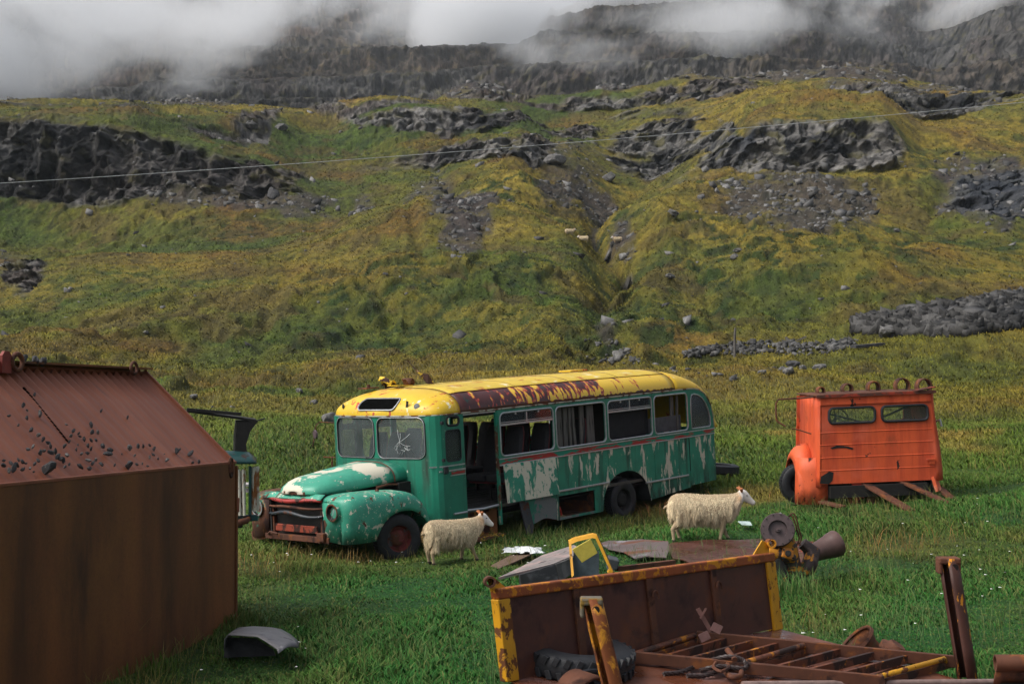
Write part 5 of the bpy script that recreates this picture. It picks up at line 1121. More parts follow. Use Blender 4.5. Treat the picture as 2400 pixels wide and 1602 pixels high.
mb.tube([cw, cw-axw*.3], .03, 6); mb.build('steering_wheel', plain('pale_wheel', (.42,.43,.43), .5), cab, smooth=True)
mb = MB(); mb.tube([kp(-.9,1.22,.12), kp(-.2,1.03,.12)], .016, 6); mb.build('loose_pole', M_wood, cab)
mb = MB(); mb.tube([kp(.1,1.08,.12), kp(.75,1.32,.12)], .018, 6); mb.build('loose_pole', M_wood, cab)
for i, (x, r_, yy) in enumerate(((-.70,.07,.9),(-.22,.095,.9),(.24,.11,.85),(.78,.13,.9),(.32+.98-.0,.16,.9))):
    if i == 4: x, r_, yy = .98-.2+.42-.24, .13, .3
    mb = MB(); n_ = 16; c0 = Vector((x, yy, HC+.03+r_*.55))
    mb.grid([[c0+Vector((r_*math.cos(a), dy, r_*math.sin(a)*1.1)) for a in [math.pi*(-.25)+1.5*math.pi*j/n_ for j in range(n_+1)]] for dy in (-.10, .10)]); mb.build('roof_lamp_ring', M_rust, cab, smooth=True, solid=.02)
mb = MB(); mb.tube([kp(-1.05,HC,.2), kp(-1.3,HC-.02,.3), (-1.60,.35,HC-.03), (-1.65,.35,HC-.1), (-1.65,.35,1.12), (-1.62,.35,1.08), (-1.50,.3,1.0)], .017, 6); mb.build('mirror_arm', M_rust, cab, smooth=True)
mb = MB(); mb.tube([kp(-1.12,.86,.2), (-1.3,.3,.94), (-1.40,.3,.96)], .012, 6); mb.build('mirror_stay', M_rust, cab, smooth=True)
mb = MB(); mb.tube([(1.15,.3,.98), (1.20,.2,1.02), (1.22,.2,.9)], .02, 6); mb.build('door_latch', M_alu, cab)
mb = MB(); rows = []
for i in range(13):
    a = math.pi*i/12*.92-.05; rows.append([(-1.05-.0*i, .7-.5*math.cos(a), -.28+.95*math.sin(a)**.8 if math.sin(a) > 0 else -.28), (-1.22, .7-.52*math.cos(a), -.30+.93*max(0, math.sin(a))**.8), (-1.31, .7-.50*math.cos(a), -.32+.85*max(0, math.sin(a))**.8), (-1.345, .7-.45*math.cos(a), -.34+.76*max(0, math.sin(a))**.8)])
mb.grid(rows); mb.build('front_wing', M_or2, cab, smooth=True, solid=.02)
mb = MB(); mb.grid([[kp(x, z, y) for (x, y) in ((-1.36,.35),(-1.25,.2),(-1.08,.12),(-.85,.1))] for z in (.45,.2,-.05,-.36)]); mb.build('wing_skirt', M_or2, cab, smooth=True, solid=.02)
for (x, lab) in ((-1.19, None), (.95, None)):
    wv = bpy.data.objects.new('wheel', None); COL.objects.link(wv); wv.parent = cab
    wheel(wv, (x, .7, -.04), .35, .2, -1 if x < 0 else 1, 0, M_dark)
mb = MB(); mb.box((0,.5,-.14),(1.7,1.1,.2)); mb.build('underframe', M_dark, cab)
mb = MB(); mb.lathe([(-.5,.09),(-.12,.12),(-.1,.22),(.1,.22),(.12,.12),(.6,.09)], (-.35,.2,-.17), (1,0,0), 16); mb.build('axle', layered('orange_axle', [(DRUST, 5, (1,1,1), .48, .53, (2,6,3), 7, .4)], (.5,.06,.03), .6), cab, smooth=True)
for (a, b) in (((-.22,.1,-.02),(.28,-1.2,-.44)), ((.42,.1,.0),(1.02,-.7,-.36)), ((-1.0,.05,-.3),(-.72,-.35,-.36)), ((1.10,.1,-.15),(1.24,-.15,-.33)), ((-.16,.1,-.05),(-.12,.0,-.38))):
    mb = MB(); mb.bar(a, b, .16, .04); mb.build('frame_rail', M_rust, cab, bevel=.005)
mb = MB(); mb.bar((1.0,.05,.05),(1.06,0,-.2),.16,.06); mb.build('mudguard_stay', M_or2, cab)
mb = MB(); mb.box((.93,-.03,.36),(.15,.03,.03)); mb.box((.95,-.02,.31),(.1,.02,.07)); mb.build('tail_lamp_bracket', M_or, cab)
mb = MB(); mb.prism([kp(*v, -.004) for v in ((-.84,.62),(-.72,.66),(-.6,.65),(-.5,.63),(-.42,.6),(-.44,.575),(-.56,.61),(-.7,.615),(-.8,.60))], (0,-.003,0)); mb.build('rust_hole', M_dark, cab)
mb = MB(); mb.prism([kp(*v, -.004) for v in ((-1.02,.02),(-1.0,.14),(-.9,.19),(-.86,.22),(-.78,.2),(-.8,.06),(-.86,-.0))], (0,-.003,0)); mb.build('rust_hole', M_dark, cab)
# ------------------------------------------------------------------ flat trailer with yellow tailboard, right foreground
A_ = at(1190, 1595, 10.5); B_ = at(1822, 1470, 13.0); E_ = at(2290, 1602, 11.64)
DX = (B_-A_).normalized(); DY = (E_-B_); DY = (DY-DX*DY.dot(DX)).normalized(); DZ = DX.cross(DY); 
if DZ.z < 0: DZ = -DZ
BN = DZ.copy(); LB = (B_-A_).length
def bedp(px, py, up=0): return rayhit(px, py, A_+BN*up, BN)
k = NT('wet_rust_deck'); f = k.noise(2.2, 6, .62); c = k.mix(k.ramp(f, .35, .65), (.075,.022,.012), (.15,.048,.02)); c = k.mix(k.ramp(k.noise(1.4, 5, .6, loc=(3,3,3)), .55, .66), c, (.17,.095,.085)); M_deck = k.fin(c, k.ramp(k.noise(3, 5, .6, loc=(8,1,1)), .42, .56, (.12,.12,.12,1), (.6,.6,.6,1)), k.noise(18, 6, .7), .3, .004, 0, .6)
M_yr = layered('orange_rust_yellow', [((.16,.045,.012), 5, (1,1,1), .44, .5, (1,6,3), 9, .3), ((.045,.016,.01), 4, (1,1,1), .58, .62, (5,6,3), 8, .3)], (.5,.21,.010), .5, tint=.3)
M_yr2 = layered('rust_with_yellow_flecks', [((.5,.19,.010), 13, (1,1,1), .55, .58, (1,6,3), 9, .3), ((.52,.22,.010), 4, (1,1,1), .58, .61, (3,6,3), 9, .6)], (.23,.055,.012), .5, tint=.4)
M_ybright = layered('yellow_post_paint', [((.12,.04,.012), 8, (1,1,.7), .52, .55, (1,6,3), 8, .3), ((.10,.13,.13), 2, (1,1,1), .68, .69, (5,6,3), 8, .3)], (.56,.27,.010), .45)
M_brown = layered('brown_board', [((.13,.045,.02), 2.2, (1,1,1), .5, .65, (1,6,3), 7, .3), ((.03,.012,.012), 3.0, (1,1,1), .55, .7, (5,6,3), 7, .3)], (.072,.022,.014), .5, tint=.3)
trl = empty('flat_trailer', label='rusty flatbed trailer deck in the right foreground', cat='trailer', mat=Matrix.Translation(A_))
TL = Matrix.Translation(-A_)
def tl(v): return TL @ Vector(v)
mb = MB(); W_ = 3.6; c4 = [A_-DX*.02, A_+DX*(LB+.02), A_+DX*(LB+.02)+DY*W_, A_-DX*.02+DY*W_]
# right end edge runs slightly askew in the photograph: follow B->E
n1, n2 = 14, 10; rows = [[tl(A_+DX*LB*i/n1+DY*W_*j/n2+BN*(.010*math.sin(i*1.3+j*.9))) for i in range(n1+1)] for j in range(n2+1)]
mb.grid(rows); mb.build('deck', M_deck, trl, smooth=True)
mb = MB(); mb.prism([tl(v-BN*.02) for v in c4], -BN*.08); mb.build('deck_edge', M_rust, trl)
for u in (0.02, .98):
    mb = MB(); mb.bar(tl(A_+DX*LB*u-BN*.14), tl(A_+DX*LB*u+DY*W_-BN*.14), .12, .12); mb.build('cross_member', M_rust, trl)
for v in (.4, 1.7):
    mb = MB(); mb.bar(tl(A_+DY*v-BN*.27), tl(A_+DX*LB+DY*v-BN*.27), .12, .22); mb.build('chassis_rail', M_dark, trl)
q0 = bedp(1740, 1603, .02); q1 = bedp(2345, 1597, .02); mb = MB(); mb.tube([tl(q0), tl(q1)], .028, 8); mb.build('deck_pipe', plain('pale_pipe', (.22,.15,.13), .4), trl, smooth=True)
BLOCK.append([v[:2] for v in (A_, B_, B_+DY*W_, A_+DY*W_)])
# tailboard
BV = (Vector((-.115,0,1))); HB = .685
tb = empty('tailboard', label='upright brown board in a yellow rusted frame along the far edge of the trailer', cat='tailboard', mat=Matrix.Translation(A_))
bx = DX; bn = bx.cross(BV).normalized()
def bp(u, v, w=0): return tl(A_+bx*(LB*u)+BV*(HB*v)+bn*w)
def bquad(u0, u1, v0, v1, w0, w1):
    m = MB(); vs = [bp(u, v, w) for u in (u0, u1) for v in (v0, v1) for w in (w0, w1)]; m.add(vs, [(0,1,3,2),(4,6,7,5),(0,4,5,1),(2,3,7,6),(0,2,6,4),(1,5,7,3)]); return m
bquad(.025, .975, .0, .90, -.005, .015).build('board', M_brown, tb)
bquad(-.01, 1.01, .885, 1.0, -.045, .045).build('top_rail', M_yr2, tb, bevel=.012)
bquad(-.012, .025, .0, .885, -.04, .04).build('end_post', M_ybright, tb, bevel=.008)
bquad(.972, 1.01, -.02, .885, -.04, .04).build('end_post', M_ybright, tb, bevel=.008)
for u in (.235, .49, .74):
    for wsgn in (1, -1):
        bquad(u-.011, u+.011, .0, .885, .016*wsgn, .04*wsgn).build('rib', M_rust, tb, bevel=.004)
        c_ = bp(u+.012, .66, .05*wsgn); mb = MB(); mb.tube([c_+(bx*.035*math.cos(a)+BV*.05*math.sin(a)) for a in [math.pi*j/10-.3 for j in range(12)]], .010, 6); mb.build('lashing_loop', M_rust, tb, smooth=True)
for u, sg in ((-.012, -1), (1.0, -1)):
    m = MB(); vs = [bp(u, 1.0, -.03), bp(u+.035*1, 1.0, -.03), bp(u-.004, 1.13, -.03)] if sg else []
    if u < .5: poly = [bp(-.012,.97,-.03), bp(.03,1.0,-.03), bp(-.004,1.13,-.03), bp(-.018,1.13,-.03)]
    else: poly = [bp(.94,1.0,-.03), bp(1.01,1.0,-.03), bp(1.012,1.12,-.03), bp(.985,1.17,-.03)]
    m.prism(poly, bn*.012); m.build('corner_gusset', M_ybright, tb)
    mb = MB(); e0 = bp(-.020 if u < .5 else 1.012, 1.08 if u < .5 else 1.12, 0); mb.lathe([(-.05,.028),(-.05,.042),(.05,.042),(.05,.028)], e0, Vector((.15,-1,.1)), 14, closed=True); mb.build('hinge_tube', M_rust if u < .5 else M_yr, tb, smooth=True)
# strap with two metal tabs hanging on the board
q0 = at(1640, 1432, 11.75); st = empty('cross_strap', mat=Matrix.Translation(q0), label='bent metal strap with two square tabs leaning on the tailboard', cat='strap')
mb = MB(); mb.bar((-.02,-.03,.03), (.09,-.02,-.16), .035, .008, up=(0,1,0)); mb.build('strap_bar', plain('pinkish_metal', (.15,.075,.065), .5), st)
mb = MB(); mb.bar((.045,-.045,.035), (-.0,-.04,-.05), .016, .006, up=(0,1,0)); mb.build('strap_bar', plain('pinkish_metal', (.15,.075,.065), .5), st)
for (cx, cz, rt) in ((.135,-.13,.45),(.035,-.20,-.45)):
    mb = MB(); mb.box((cx,-.03,cz),(.085,.01,.07),rot=Matrix.Rotation(rt,3,'Y')); mb.build('tab', plain('pinkish_tab', (.20,.11,.10), .5), st)
# stake posts
def stake(top, base, r, lb, mat):
    e = empty('stake_post', mat=Matrix.Translation(base), label=lb, cat='post'); t_ = top-base; mb = MB()
    n = 14; x = Vector((1,0,0)); y = Vector((0,1,0))
    prof = [(r*math.cos(a), r*.85*math.sin(a)) for a in [R(250+i*320/n) for i in range(n+1)]]
    mb.grid([[t_*u+x*a+y*b for a, b in prof] for u in (0,.25,.5,.75,1)]); mb.build('post_channel', mat, e, smooth=True, solid=.012, off=1)
    mb = MB(); mb.box(t_+Vector((0,0,-.02)), (r*2.5, r*1.9, .05)); mb.box(t_+Vector((-r*1.05,0,-.075)), (r*.45,r*1.6,.11)); mb.box(t_+Vector((r*1.05,0,-.075)), (r*.45,r*1.6,.11)); mb.build('post_head', M_rust if 'right' in lb else layered('grey_yellow_head', [((.2,.12,.02), 8, (1,1,1), .5, .55, (1,6,3), 7, .3)], (.13,.11,.08), .5), e, bevel=.012)
    mb = MB(); mb.lathe([(-.01,0),(-.01,r*.42),(.02,r*.42)], t_+Vector((r*.45,-r*.98,-.07)), (0,1,0), 12); mb.build('post_bore', plain('bore', (.01,.006,.005), .9), e)
stake(at(1386, 1400, 9.85), at(1458, 1700, 9.75), .062, 'near stake post streaked with orange and yellow rust, in front of the tyre', M_yr)
stake(at(2222, 1306, 11.9), at(2268, 1590, 11.75), .072, 'dark brown stake post with yellow flecks at the right end of the trailer', layered('dark_stake_rust', [((.5,.2,.012), 9, (1.6,1.6,.5), .60, .63, (1,6,3), 9, .4)], (.055,.019,.012), .5, tint=.4))
# tyre and rim on the deck
q = bedp(1348, 1566); R_ = .40
ty = empty('deck_tyre', label='black lug-tread tyre lying on the trailer deck behind the near stake post', cat='tyre', mat=basis(DX*1.12, DY*1.12, BN*.9, q+BN*.095))
mb = MB(); mb.lathe([(-.10,.24),(-.11,.31),(-.10,.37),(-.07,.395),(.07,.395),(.10,.37),(.11,.31),(.10,.24),(.03,.22),(-.03,.22)], (0,0,0), (0,0,1), 48, closed=True); mb.build('tyre_body', M_rub, ty, smooth=True)
mb = MB()
for i in range(30):
    a = 2*math.pi*i/30
    for s_ in (-1, 1):
        d_ = Vector((math.cos(a+s_*.05), math.sin(a+s_*.05), 0)); tg = Vector((-d_.y, d_.x, 0)); mb.box(d_*.392+Vector((0,0,s_*.058)), (.03,.042,.075), rot=Matrix((d_, tg, Vector((0,0,1)))).transposed() @ Matrix.Rotation(s_*.35, 3, 'X'))
mb.build('tread_lugs', M_rub, ty, bevel=.004)
mb = MB(); mb.lathe([(-.06,.245),(.07,.235),(.085,.25),(.06,.255)], (0,0,0), (0,0,1), 40, closed=True); mb.build('inner_ring', layered('bright_rust_ring', [((.42,.15,.1), 12, (1,1,1), .55, .6, (1,6,3), 6, .3)], (.24,.06,.02), .5), ty, smooth=True)
# gate-like steel frame lying on the deck
nl = lambda u: bedp(1485+585*u, 1538+57*u, .07); fl = lambda u: bedp(1632+606*u, 1491+58*u, .07)
gt = empty('steel_gate', label='rusty steel frame with slanting slats lying flat on the trailer deck', cat='gate', mat=Matrix.Translation(nl(0)))
G0 = nl(0)
mb = MB(); mb.bar(nl(0)-G0, nl(1)-G0, .05, .09); mb.build('rail', M_rust, gt, bevel=.006)
mb = MB(); mb.bar(fl(0)-G0, fl(1.0)-G0, .05, .10); mb.build('rail', M_rust, gt, bevel=.006)
M_slat = layered('slat_rust', [((.45,.17,.012), 9, (1,1,1), .58, .62, (1,6,3), 9, .3), ((.03,.014,.01), 4, (1,1,1), .5, .56, (5,6,3), 8, .3)], (.12,.035,.014), .45, tint=.35)
for u in (.10,.20,.30,.54,.67,.80):
    mb = MB(); mb.bar(nl(u)-G0-BN*.015, fl(u+.015)-G0-BN*.015, .035, .07); mb.build('slat', M_slat, gt, bevel=.003)
for u in (0,.42,.965):
    mb = MB(); a, b = nl(u)-G0+BN*.02, fl(u)-G0+BN*.02; mb.tube([a+(b-a)*.01-BN*.05, a+(b-a)*.03, a+(b-a)*.97, b-BN*.04], .024, 8); mb.build('cross_tube', M_slat if u < .9 else M_ybright, gt, smooth=True)
    mb = MB(); mb.bar(a+(b-a)*.05+DX*.09-BN*.06, b+DX*.09-BN*.06, .03, .06); mb.build('slat', M_slat, gt, bevel=.003)
# moss and dirt on the deck
for i, (px, py, s_) in enumerate(((1600,1520,.05),(1612,1514,.035),(1575,1530,.04),(1950,1530,.05),(2010,1540,.06),(1905,1518,.045),(1760,1510,.04))):
    place_rock('dirt_clod', bedp(px, py, .0), s_, i % 2 == 0, None, 'small dark clod lying inside the slatted steel frame', 'clod', 'dirt clods on the trailer deck', .3)
# wire rope with hook and shackle
q = bedp(1760, 1560, .05); wrp = empty('wire_rope', mat=Matrix.Translation(q), label='coiled dark wire rope with a hook lying over the near rail of the steel frame', cat='rope')
def rp(*pts): return [bedp(px, py, u)-q for px, py, u in pts]
def smoothpath(p, n=6):
    out = []
    for i in range(len(p)-1):
        a = p[max(i-1,0)]; b = p[i]; c = p[i+1]; d = p[min(i+2,len(p)-1)]
        for j in range(n):
            t = j/n; out.append(.5*((2*b)+(c-a)*t+(2*a-5*b+4*c-d)*t*t+(3*b-a-3*c+d)*t**3))
    return out+[p[-1]]
def twisted(path, r):
    m = MB()
    for k_ in range(3):
        pts = []
        for i, p in enumerate(path):
            t = (path[min(i+1, len(path)-1)]-path[max(i-1,0)]).normalized(); x = t.orthogonal().normalized(); x = (BN-t*BN.dot(t)).normalized(); y = t.cross(x); a = i*.9+k_*2.094; pts.append(p+(x*math.cos(a)+y*math.sin(a))*r*.55)
        m.tube(pts, r*.62, 5)
    return m
for pts in (((1555,1578,.02),(1600,1572,.03),(1640,1556,.05),(1700,1538,.14),(1740,1545,.13),(1745,1565,.08),(1690,1560,.08),(1640,1570,.03)), ((1610,1582,.02),(1660,1580,.03),(1700,1560,.06),(1735,1552,.1),(1770,1560,.06),(1800,1568,.02),(1860,1572,.02))):
    twisted(smoothpath(rp(*pts), 10), .018).build('rope_strand', plain('dark_wire', (.035,.022,.02), .5), wrp, smooth=True)
mb = MB(); mb.tube(smoothpath(rp((1706,1555,.08),(1700,1572,.05),(1715,1585,.05),(1735,1582,.05),(1738,1568,.06)), 5), .022, 8); mb.build('hook', M_rust, wrp, smooth=True)
mb = MB(); mb.tube(rp((1705,1522,.16),(1722,1545,.13)), .024, 8); mb.build('pin', M_rust, wrp, smooth=True)
mb = MB(); mb.tube(smoothpath(rp((1680,1548,.1),(1672,1562,.08),(1690,1572,.08),(1708,1562,.09),(1700,1548,.1)), 4), .014, 6); mb.build('shackle', M_rust, wrp, smooth=True)
# bent mudguard and hose under the tyre
q = bedp(1345, 1612, .02); mb = MB(); rows = []
for i in range(13):
    a = R(20+i*10.5); rows.append([q+DX*(.20*-math.cos(a))*.9+BN*(.14*math.sin(a))+DY*w_ for w_ in (-.02,.10,.2)])
mb.grid([[p-q for p in r_] for r_ in rows]); o = mb.build('bent_mudguard', M_rust, smooth=True, solid=.02); o.location = q; tag(o, 'curved rusty mudguard lying in front of the deck tyre', 'mudguard')
q = bedp(1340, 1603, .03); mb = MB(); mb.tube([p-q for p in smoothpath([bedp(1318,1612,.03), bedp(1340,1585,.12), bedp(1375,1572,.14), bedp(1410,1570,.10)], 5)], .018, 6); o = mb.build('hose', M_rub, smooth=True); o.location = q; tag(o, 'short black hose beside the curved mudguard', 'hose')
# old wheel rims lying beyond the deck
q = at(2005, 1502, 12.7); rm = empty('wheel_rim', mat=basis(Vector((.9,.2,-.35)).normalized(), Vector((0,1,0)), Vector((.35,-.2,.9)).normalized(), q), label='rusty wheel rim tilted on the far edge of the deck with rope wound round it', cat='rim')
ax_ = Vector((.75,-.1,-.35)).normalized()
mb = MB(); mb.lathe([(0,.165),(-.012,.19),(.02,.195),(.05,.165),(.11,.145),(.20,.14),(.25,.15)], (0,0,0), ax_, 32); mb.build('rim_barrel', M_rust, rm, smooth=True, solid=.012)
mb = MB(); mb.tube([Vector(ax_)*.19+(ax_.orthogonal().normalized()*math.cos(a)+ax_.cross(ax_.orthogonal().normalized())*math.sin(a))*.155 for a in [2*math.pi*i/24 for i in range(24)]], .014, 6, closed=True); mb.build('rope_turn', M_rub, rm, smooth=True)
q = at(2090, 1530, 12.5); mb = MB(); mb.lathe([(0,.10),(0,.13),(.05,.135),(.07,.09),(.1,.07),(.1,0)], (0,0,0), (.5,-.2,.8), 24); o = mb.build('brake_drum', M_rust, smooth=True); o.location = q; tag(o, 'small dark brake drum half hidden behind the steel frame, right of the rim', 'drum')
# roller in the corner
q = at(2332, 1552, 10.6); ro = empty('roller', mat=Matrix.Translation(q), label='rusty roller tube with folded flange in the bottom right corner', cat='roller')
mb = MB(); mb.lathe([(0,.05),(0,.062),(.9,.062),(.9,.05)], (0,0,0), (1,-.1,.02), 20, closed=True); mb.build('tube', M_rust, ro, smooth=True)
mb = MB(); mb.grid([[(x, -.02+.03*j, -.06-.06*j+.01*math.sin(x*9)) for x in np.linspace(0,.9,12)] for j in range(3)]); mb.build('flange', M_rust, ro, smooth=True, solid=.012)
mb = MB(); mb.box((.5,.05,-.25),(.9,.1,.18)); mb.build('bearer', M_dark, ro)
# ------------------------------------------------------------------ gearbox with flywheel housing
EP = at(1852, 1362, 17.2); EP.z = gz(EP.x, EP.y)
M_eng = layered('oily_engine', [((.5,.2,.015), 5, (1,1,1), .545, .57, (2,6,3), 6, .4), ((.09,.06,.055), 4, (1,1,1), .55, .6, (7,6,3), 6, .3)], (.032,.020,.018), .45, tint=.5)
M_iron = plain('purple_brown_iron', (.060,.040,.040), .5, .3, 14, .3)
eng = empty('gearbox', mat=Matrix.Translation(EP), label='oily gearbox with round clutch plate and a thick pipe, standing in the grass', cat='gearbox')
def ep(px, py, d=17.2): return at(px, py, d)-EP
fc = ep(1823, 1240, 17.0); fa = Vector((-.12,-.93,.30)).normalized()
mb = MB(); mb.lathe([(-.10,.0),(-.10,.15),(-.08,.20),(-.02,.205),(.0,.20),(.0,.198),(.012,.195),(.014,.112),(-.03,.108),(-.03,0)], fc, fa, 40); mb.build('flywheel_housing', M_iron, eng, smooth=True)
xo = fa.orthogonal().normalized(); yo = fa.cross(xo)
for i in range(12):
    a = 2*math.pi*i/12; mb = MB(); mb.lathe([(.006,.008),(.022,.008),(.022,0)], fc+(xo*math.cos(a)+yo*math.sin(a))*.178, fa, 6); mb.build('bolt', M_dark, eng)
mb = MB(); mb.lathe([(-.03,.03),(.015,.03),(.015,.012),(.03,.012),(.03,0)], fc+xo*.0, fa, 10); mb.build('hub', M_iron, eng, smooth=True)
mb = MB(); mb.tube([ep(1823,1248,17.15), ep(1838,1285,17.2), ep(1850,1325,17.2), ep(1862,1365,17.2)], [.15,.16,.14,.13], 14); mb.tube([ep(1800,1290,17.0), ep(1835,1300,17.05), ep(1858,1308,17.1)], [.05,.10,.07], 10)
b_ = mb.build('casing', M_eng, eng, smooth=True)
mb = MB(); cc = ep(1846,1296,16.98); mb.box(cc, (.15,.05,.13), rot=Matrix.Rotation(.3,3,'Y') @ Matrix.Rotation(-.3,3,'X')); mb.build('cover_plate', plain('orange_plate', (.42,.15,.012), .5), eng, bevel=.02)
mb = MB(); mb.lathe([(0,.038),(.03,.036),(.035,0)], cc+Vector((0,-.028,.005)), (-.1,-1,.2), 16); mb.build('cap', M_dark, eng, smooth=True)
for dx, dz in ((-.055,.05),(.055,.05),(-.055,-.05),(.055,-.05)):
    mb = MB(); mb.lathe([(0,.012),(.02,.012),(.02,0)], cc+Vector((dx,-.025,dz)), (0,-1,.1), 6); mb.build('bolt', M_dark, eng)
for off in (0, 5):
    mb = MB(); mb.tube(smoothpath([ep(1843+off,1215-off,17.05), ep(1856+off,1208-off,17.05), ep(1868+off,1240,17.05), ep(1873+off,1262,17.05), ep(1868+off,1275,17.0), ep(1872+off,1270+off,17)], 4), .010, 6); mb.build('oil_pipe', M_rust, eng, smooth=True)
mb = MB(); mb.tube([ep(1880,1272,17.3), ep(1905,1292,17.3), ep(1895,1330,17.2), ep(1880,1345,17.2)], [.07,.10,.10,.06], 12); mb.build('bell_housing', M_eng, eng, smooth=True)
mb = MB(); pa = ep(1895,1300,17.3); pb = ep(1966,1270,17.5); mb.lathe([(0,.10),(.1,.11),(.33,.145),(.345,.155),(.44,.165),(.44,.155),(.3,.13),(0,.09)], pa, (pb-pa), 28); mb.build('thick_pipe', plain('smooth_rust_pipe', (.085,.048,.042), .42, .35, 6), eng, smooth=True)
mb = MB(); mb.lathe([(0,.0),(.02,.07),(.10,.09),(.16,.07),(.2,0)], ep(1900,1358,17.3), (.3,-.2,-.6), 14); mb.build('side_drum', M_rust, eng, smooth=True)
mb = MB(); mb.tube([ep(1818,1310,17.0), ep(1830,1330,17.0), ep(1838,1350,17.0)], [.06,.07,.06], 10); mb.build('lower_boss', M_dark, eng, smooth=True)
mb = MB(); mb.add([ep(1812,1225,17.2), ep(1824,1201,17.2), ep(1830,1200,17.2), ep(1845,1212,17.2), ep(1838,1222,17.25)], [(0,1,2,3,4)]); mb.build('top_bracket', plain('grey_bracket', (.16,.16,.165), .6), eng, solid=.03)
# ------------------------------------------------------------------ scrap between the tailboard and the bus
def flat(name, pts, mat, th, lb, cat, up=.05, parent=None):
    P = [gp(x, y, up) for x, y in pts]; c_ = sum(P, Vector())/len(P)
    m = MB(); m.prism([p-c_ for p in P], (0,0,th)); o = m.build(name, mat, None, bevel=.005); o.location = c_; tag(o, lb, cat); BLOCK.append([(c_+(p-c_)*.3)[:2] for p in P]); return o
k = NT('wet_brown_sheet'); f = k.noise(1.6, 6, .6); M_sh = k.fin(k.mix(k.ramp(f, .35, .65), (.042,.013,.008), (.08,.026,.016)), k.ramp(k.noise(2, 5), .4, .6, (.2,.2,.2,1), (.6,.6,.6,1)), k.noise(14, 5), .3, .005)
M_sh2 = layered('grey_brown_sheet', [((.14,.05,.025), 2.4, (1,1,1), .52, .62, (2,6,3), 6, .3), ((.2,.19,.2), 2, (1,1,1), .58, .66, (7,6,3), 6, .3)], (.125,.095,.09), .4)
flat('rust_sheet', [(1560,1290),(1572,1282),(1610,1280),(1655,1275),(1720,1277),(1790,1273),(1860,1277),(1905,1279),(1903,1300),(1880,1330),(1760,1336),(1640,1342),(1600,1322),(1575,1318)], M_sh, .02, 'wet red-brown steel sheet lying in the grass below the right-hand sheep', 'sheet', .05)
flat('flat_metal_sheet', [(1405,1285),(1425,1279),(1462,1280),(1500,1276),(1566,1281),(1569,1300),(1560,1318),(1520,1316),(1490,1322),(1460,1305),(1425,1298)], M_sh2, .02, 'greyish brown sheet lying left of the wet red-brown one', 'sheet', .06)
flat('soil_patch_board', [(1150,1338),(1200,1312),(1248,1300),(1252,1308),(1205,1330),(1170,1345)], plain('brown_board_flat', (.12,.075,.05), .9), .02, 'thin brown board lying in the grass left of the tilted slab', 'board', .06)
q = at(1445, 1332, 16.3); mb = MB(); mb.bar((0,0,0), at(1580,1316,16.8)-q, .06, .05); o = mb.build('angle_iron', M_rust); o.location = q; tag(o, 'rusty angle iron just behind the top rail of the tailboard', 'beam')
flat('pale_panel', [(1728,1238),(1738,1246),(1762,1248),(1758,1240)], plain('pale_green_panel', (.4,.5,.48), .5), .02, 'small pale panel in the grass under the nose of the right-hand sheep', 'panel', .10)
# tilted grey slab
d0_ = 16.6; P_a = [at(1172,1352,16.4), at(1297,1318,16.8), at(1338,1296,17.6), at(1300,1288,18.6), at(1268,1298,18.6)]
sl = empty('broken_slab', mat=Matrix.Translation(P_a[0]), label='tilted grey slab with a peeling pinkish top and dark thick edge', cat='slab')
tp = [at(1168,1352,16.3)-P_a[0], at(1297,1320,16.7)-P_a[0], at(1370,1290,17.6)-P_a[0], at(1345,1276,18.6)-P_a[0], at(1270,1300,18.6)-P_a[0], at(1225,1325,17.6)-P_a[0]]
mb = MB(); mb.prism([p-Vector((0,0,.028)) for p in tp], (0,0,.028)); mb.build('slab_top', layered('pink_grey_top', [((.34,.25,.23), 3, (1,1,1), .5, .56, (2,6,3), 7, .4), ((.07,.06,.06), 5, (1,1,1), .6, .63, (7,6,3), 6, .3)], (.2,.175,.165), .6), sl)
mb = MB(); ed = [at(1215,1346,16.42)-P_a[0], at(1297,1322,16.72)-P_a[0], at(1368,1293,17.55)-P_a[0]]; low = [Vector((0,0,-.03)), Vector((.05,0,-.22)), Vector((0,0,-.17))]
mb.add([ed[0], ed[1], ed[1]+low[1], ed[0]+Vector((.02,0,-.16))], [(0,1,2,3)]); mb.build('slab_side', layered('dark_side', [((.13,.13,.135), 3, (.6,1,2), .52, .6, (2,6,3), 6, .4)], (.05,.05,.053), .5), sl, solid=.03)
mb = MB(); mb.add([ed[1], ed[2], ed[2]+low[2], ed[1]+low[1]*.9], [(0,1,2,3)]); mb.build('slab_end', layered('grey_end', [((.16,.15,.14), 5, (1,1,1), .5, .6, (2,6,3), 6, .4)], (.10,.095,.09), .8), sl, solid=.03)
# yellow window frame propped up, with cloth and yellow cover
fo = at(1345, 1345, 15.6)
yf = empty('propped_frame', mat=Matrix.Translation(fo), label='propped yellow cab door frame with grey sheet behind the tailboard', cat='frame')
lpx = [(1340,1352),(1333,1268),(1347,1261),(1390,1251),(1399,1253),(1437,1338),(1432,1346)]
P3 = [at(x, y, 15.6+(1350-y)*.002)-fo for x, y in lpx]
mb = MB()
for i in range(len(P3)-1): mb.bar(P3[i]+Vector((0,.03,0)), P3[i+1]+Vector((0,.03,0)), .13 if i in (1,2,3,4) else .10, .045, up=(0,1,0.001)) if False else mb.prism([P3[i], P3[i+1], P3[i+1]*.86+Vector((.02,0,.02)), P3[i]*.86+Vector((.02,0,.02))], (0,.12,0))
mb.build('frame_tube', layered('amber_frame', [((.1,.05,.015), 6, (1,1,1), .62, .64, (2,6,3), 6, .4)], (.62,.30,.012), .45), yf, smooth=True)
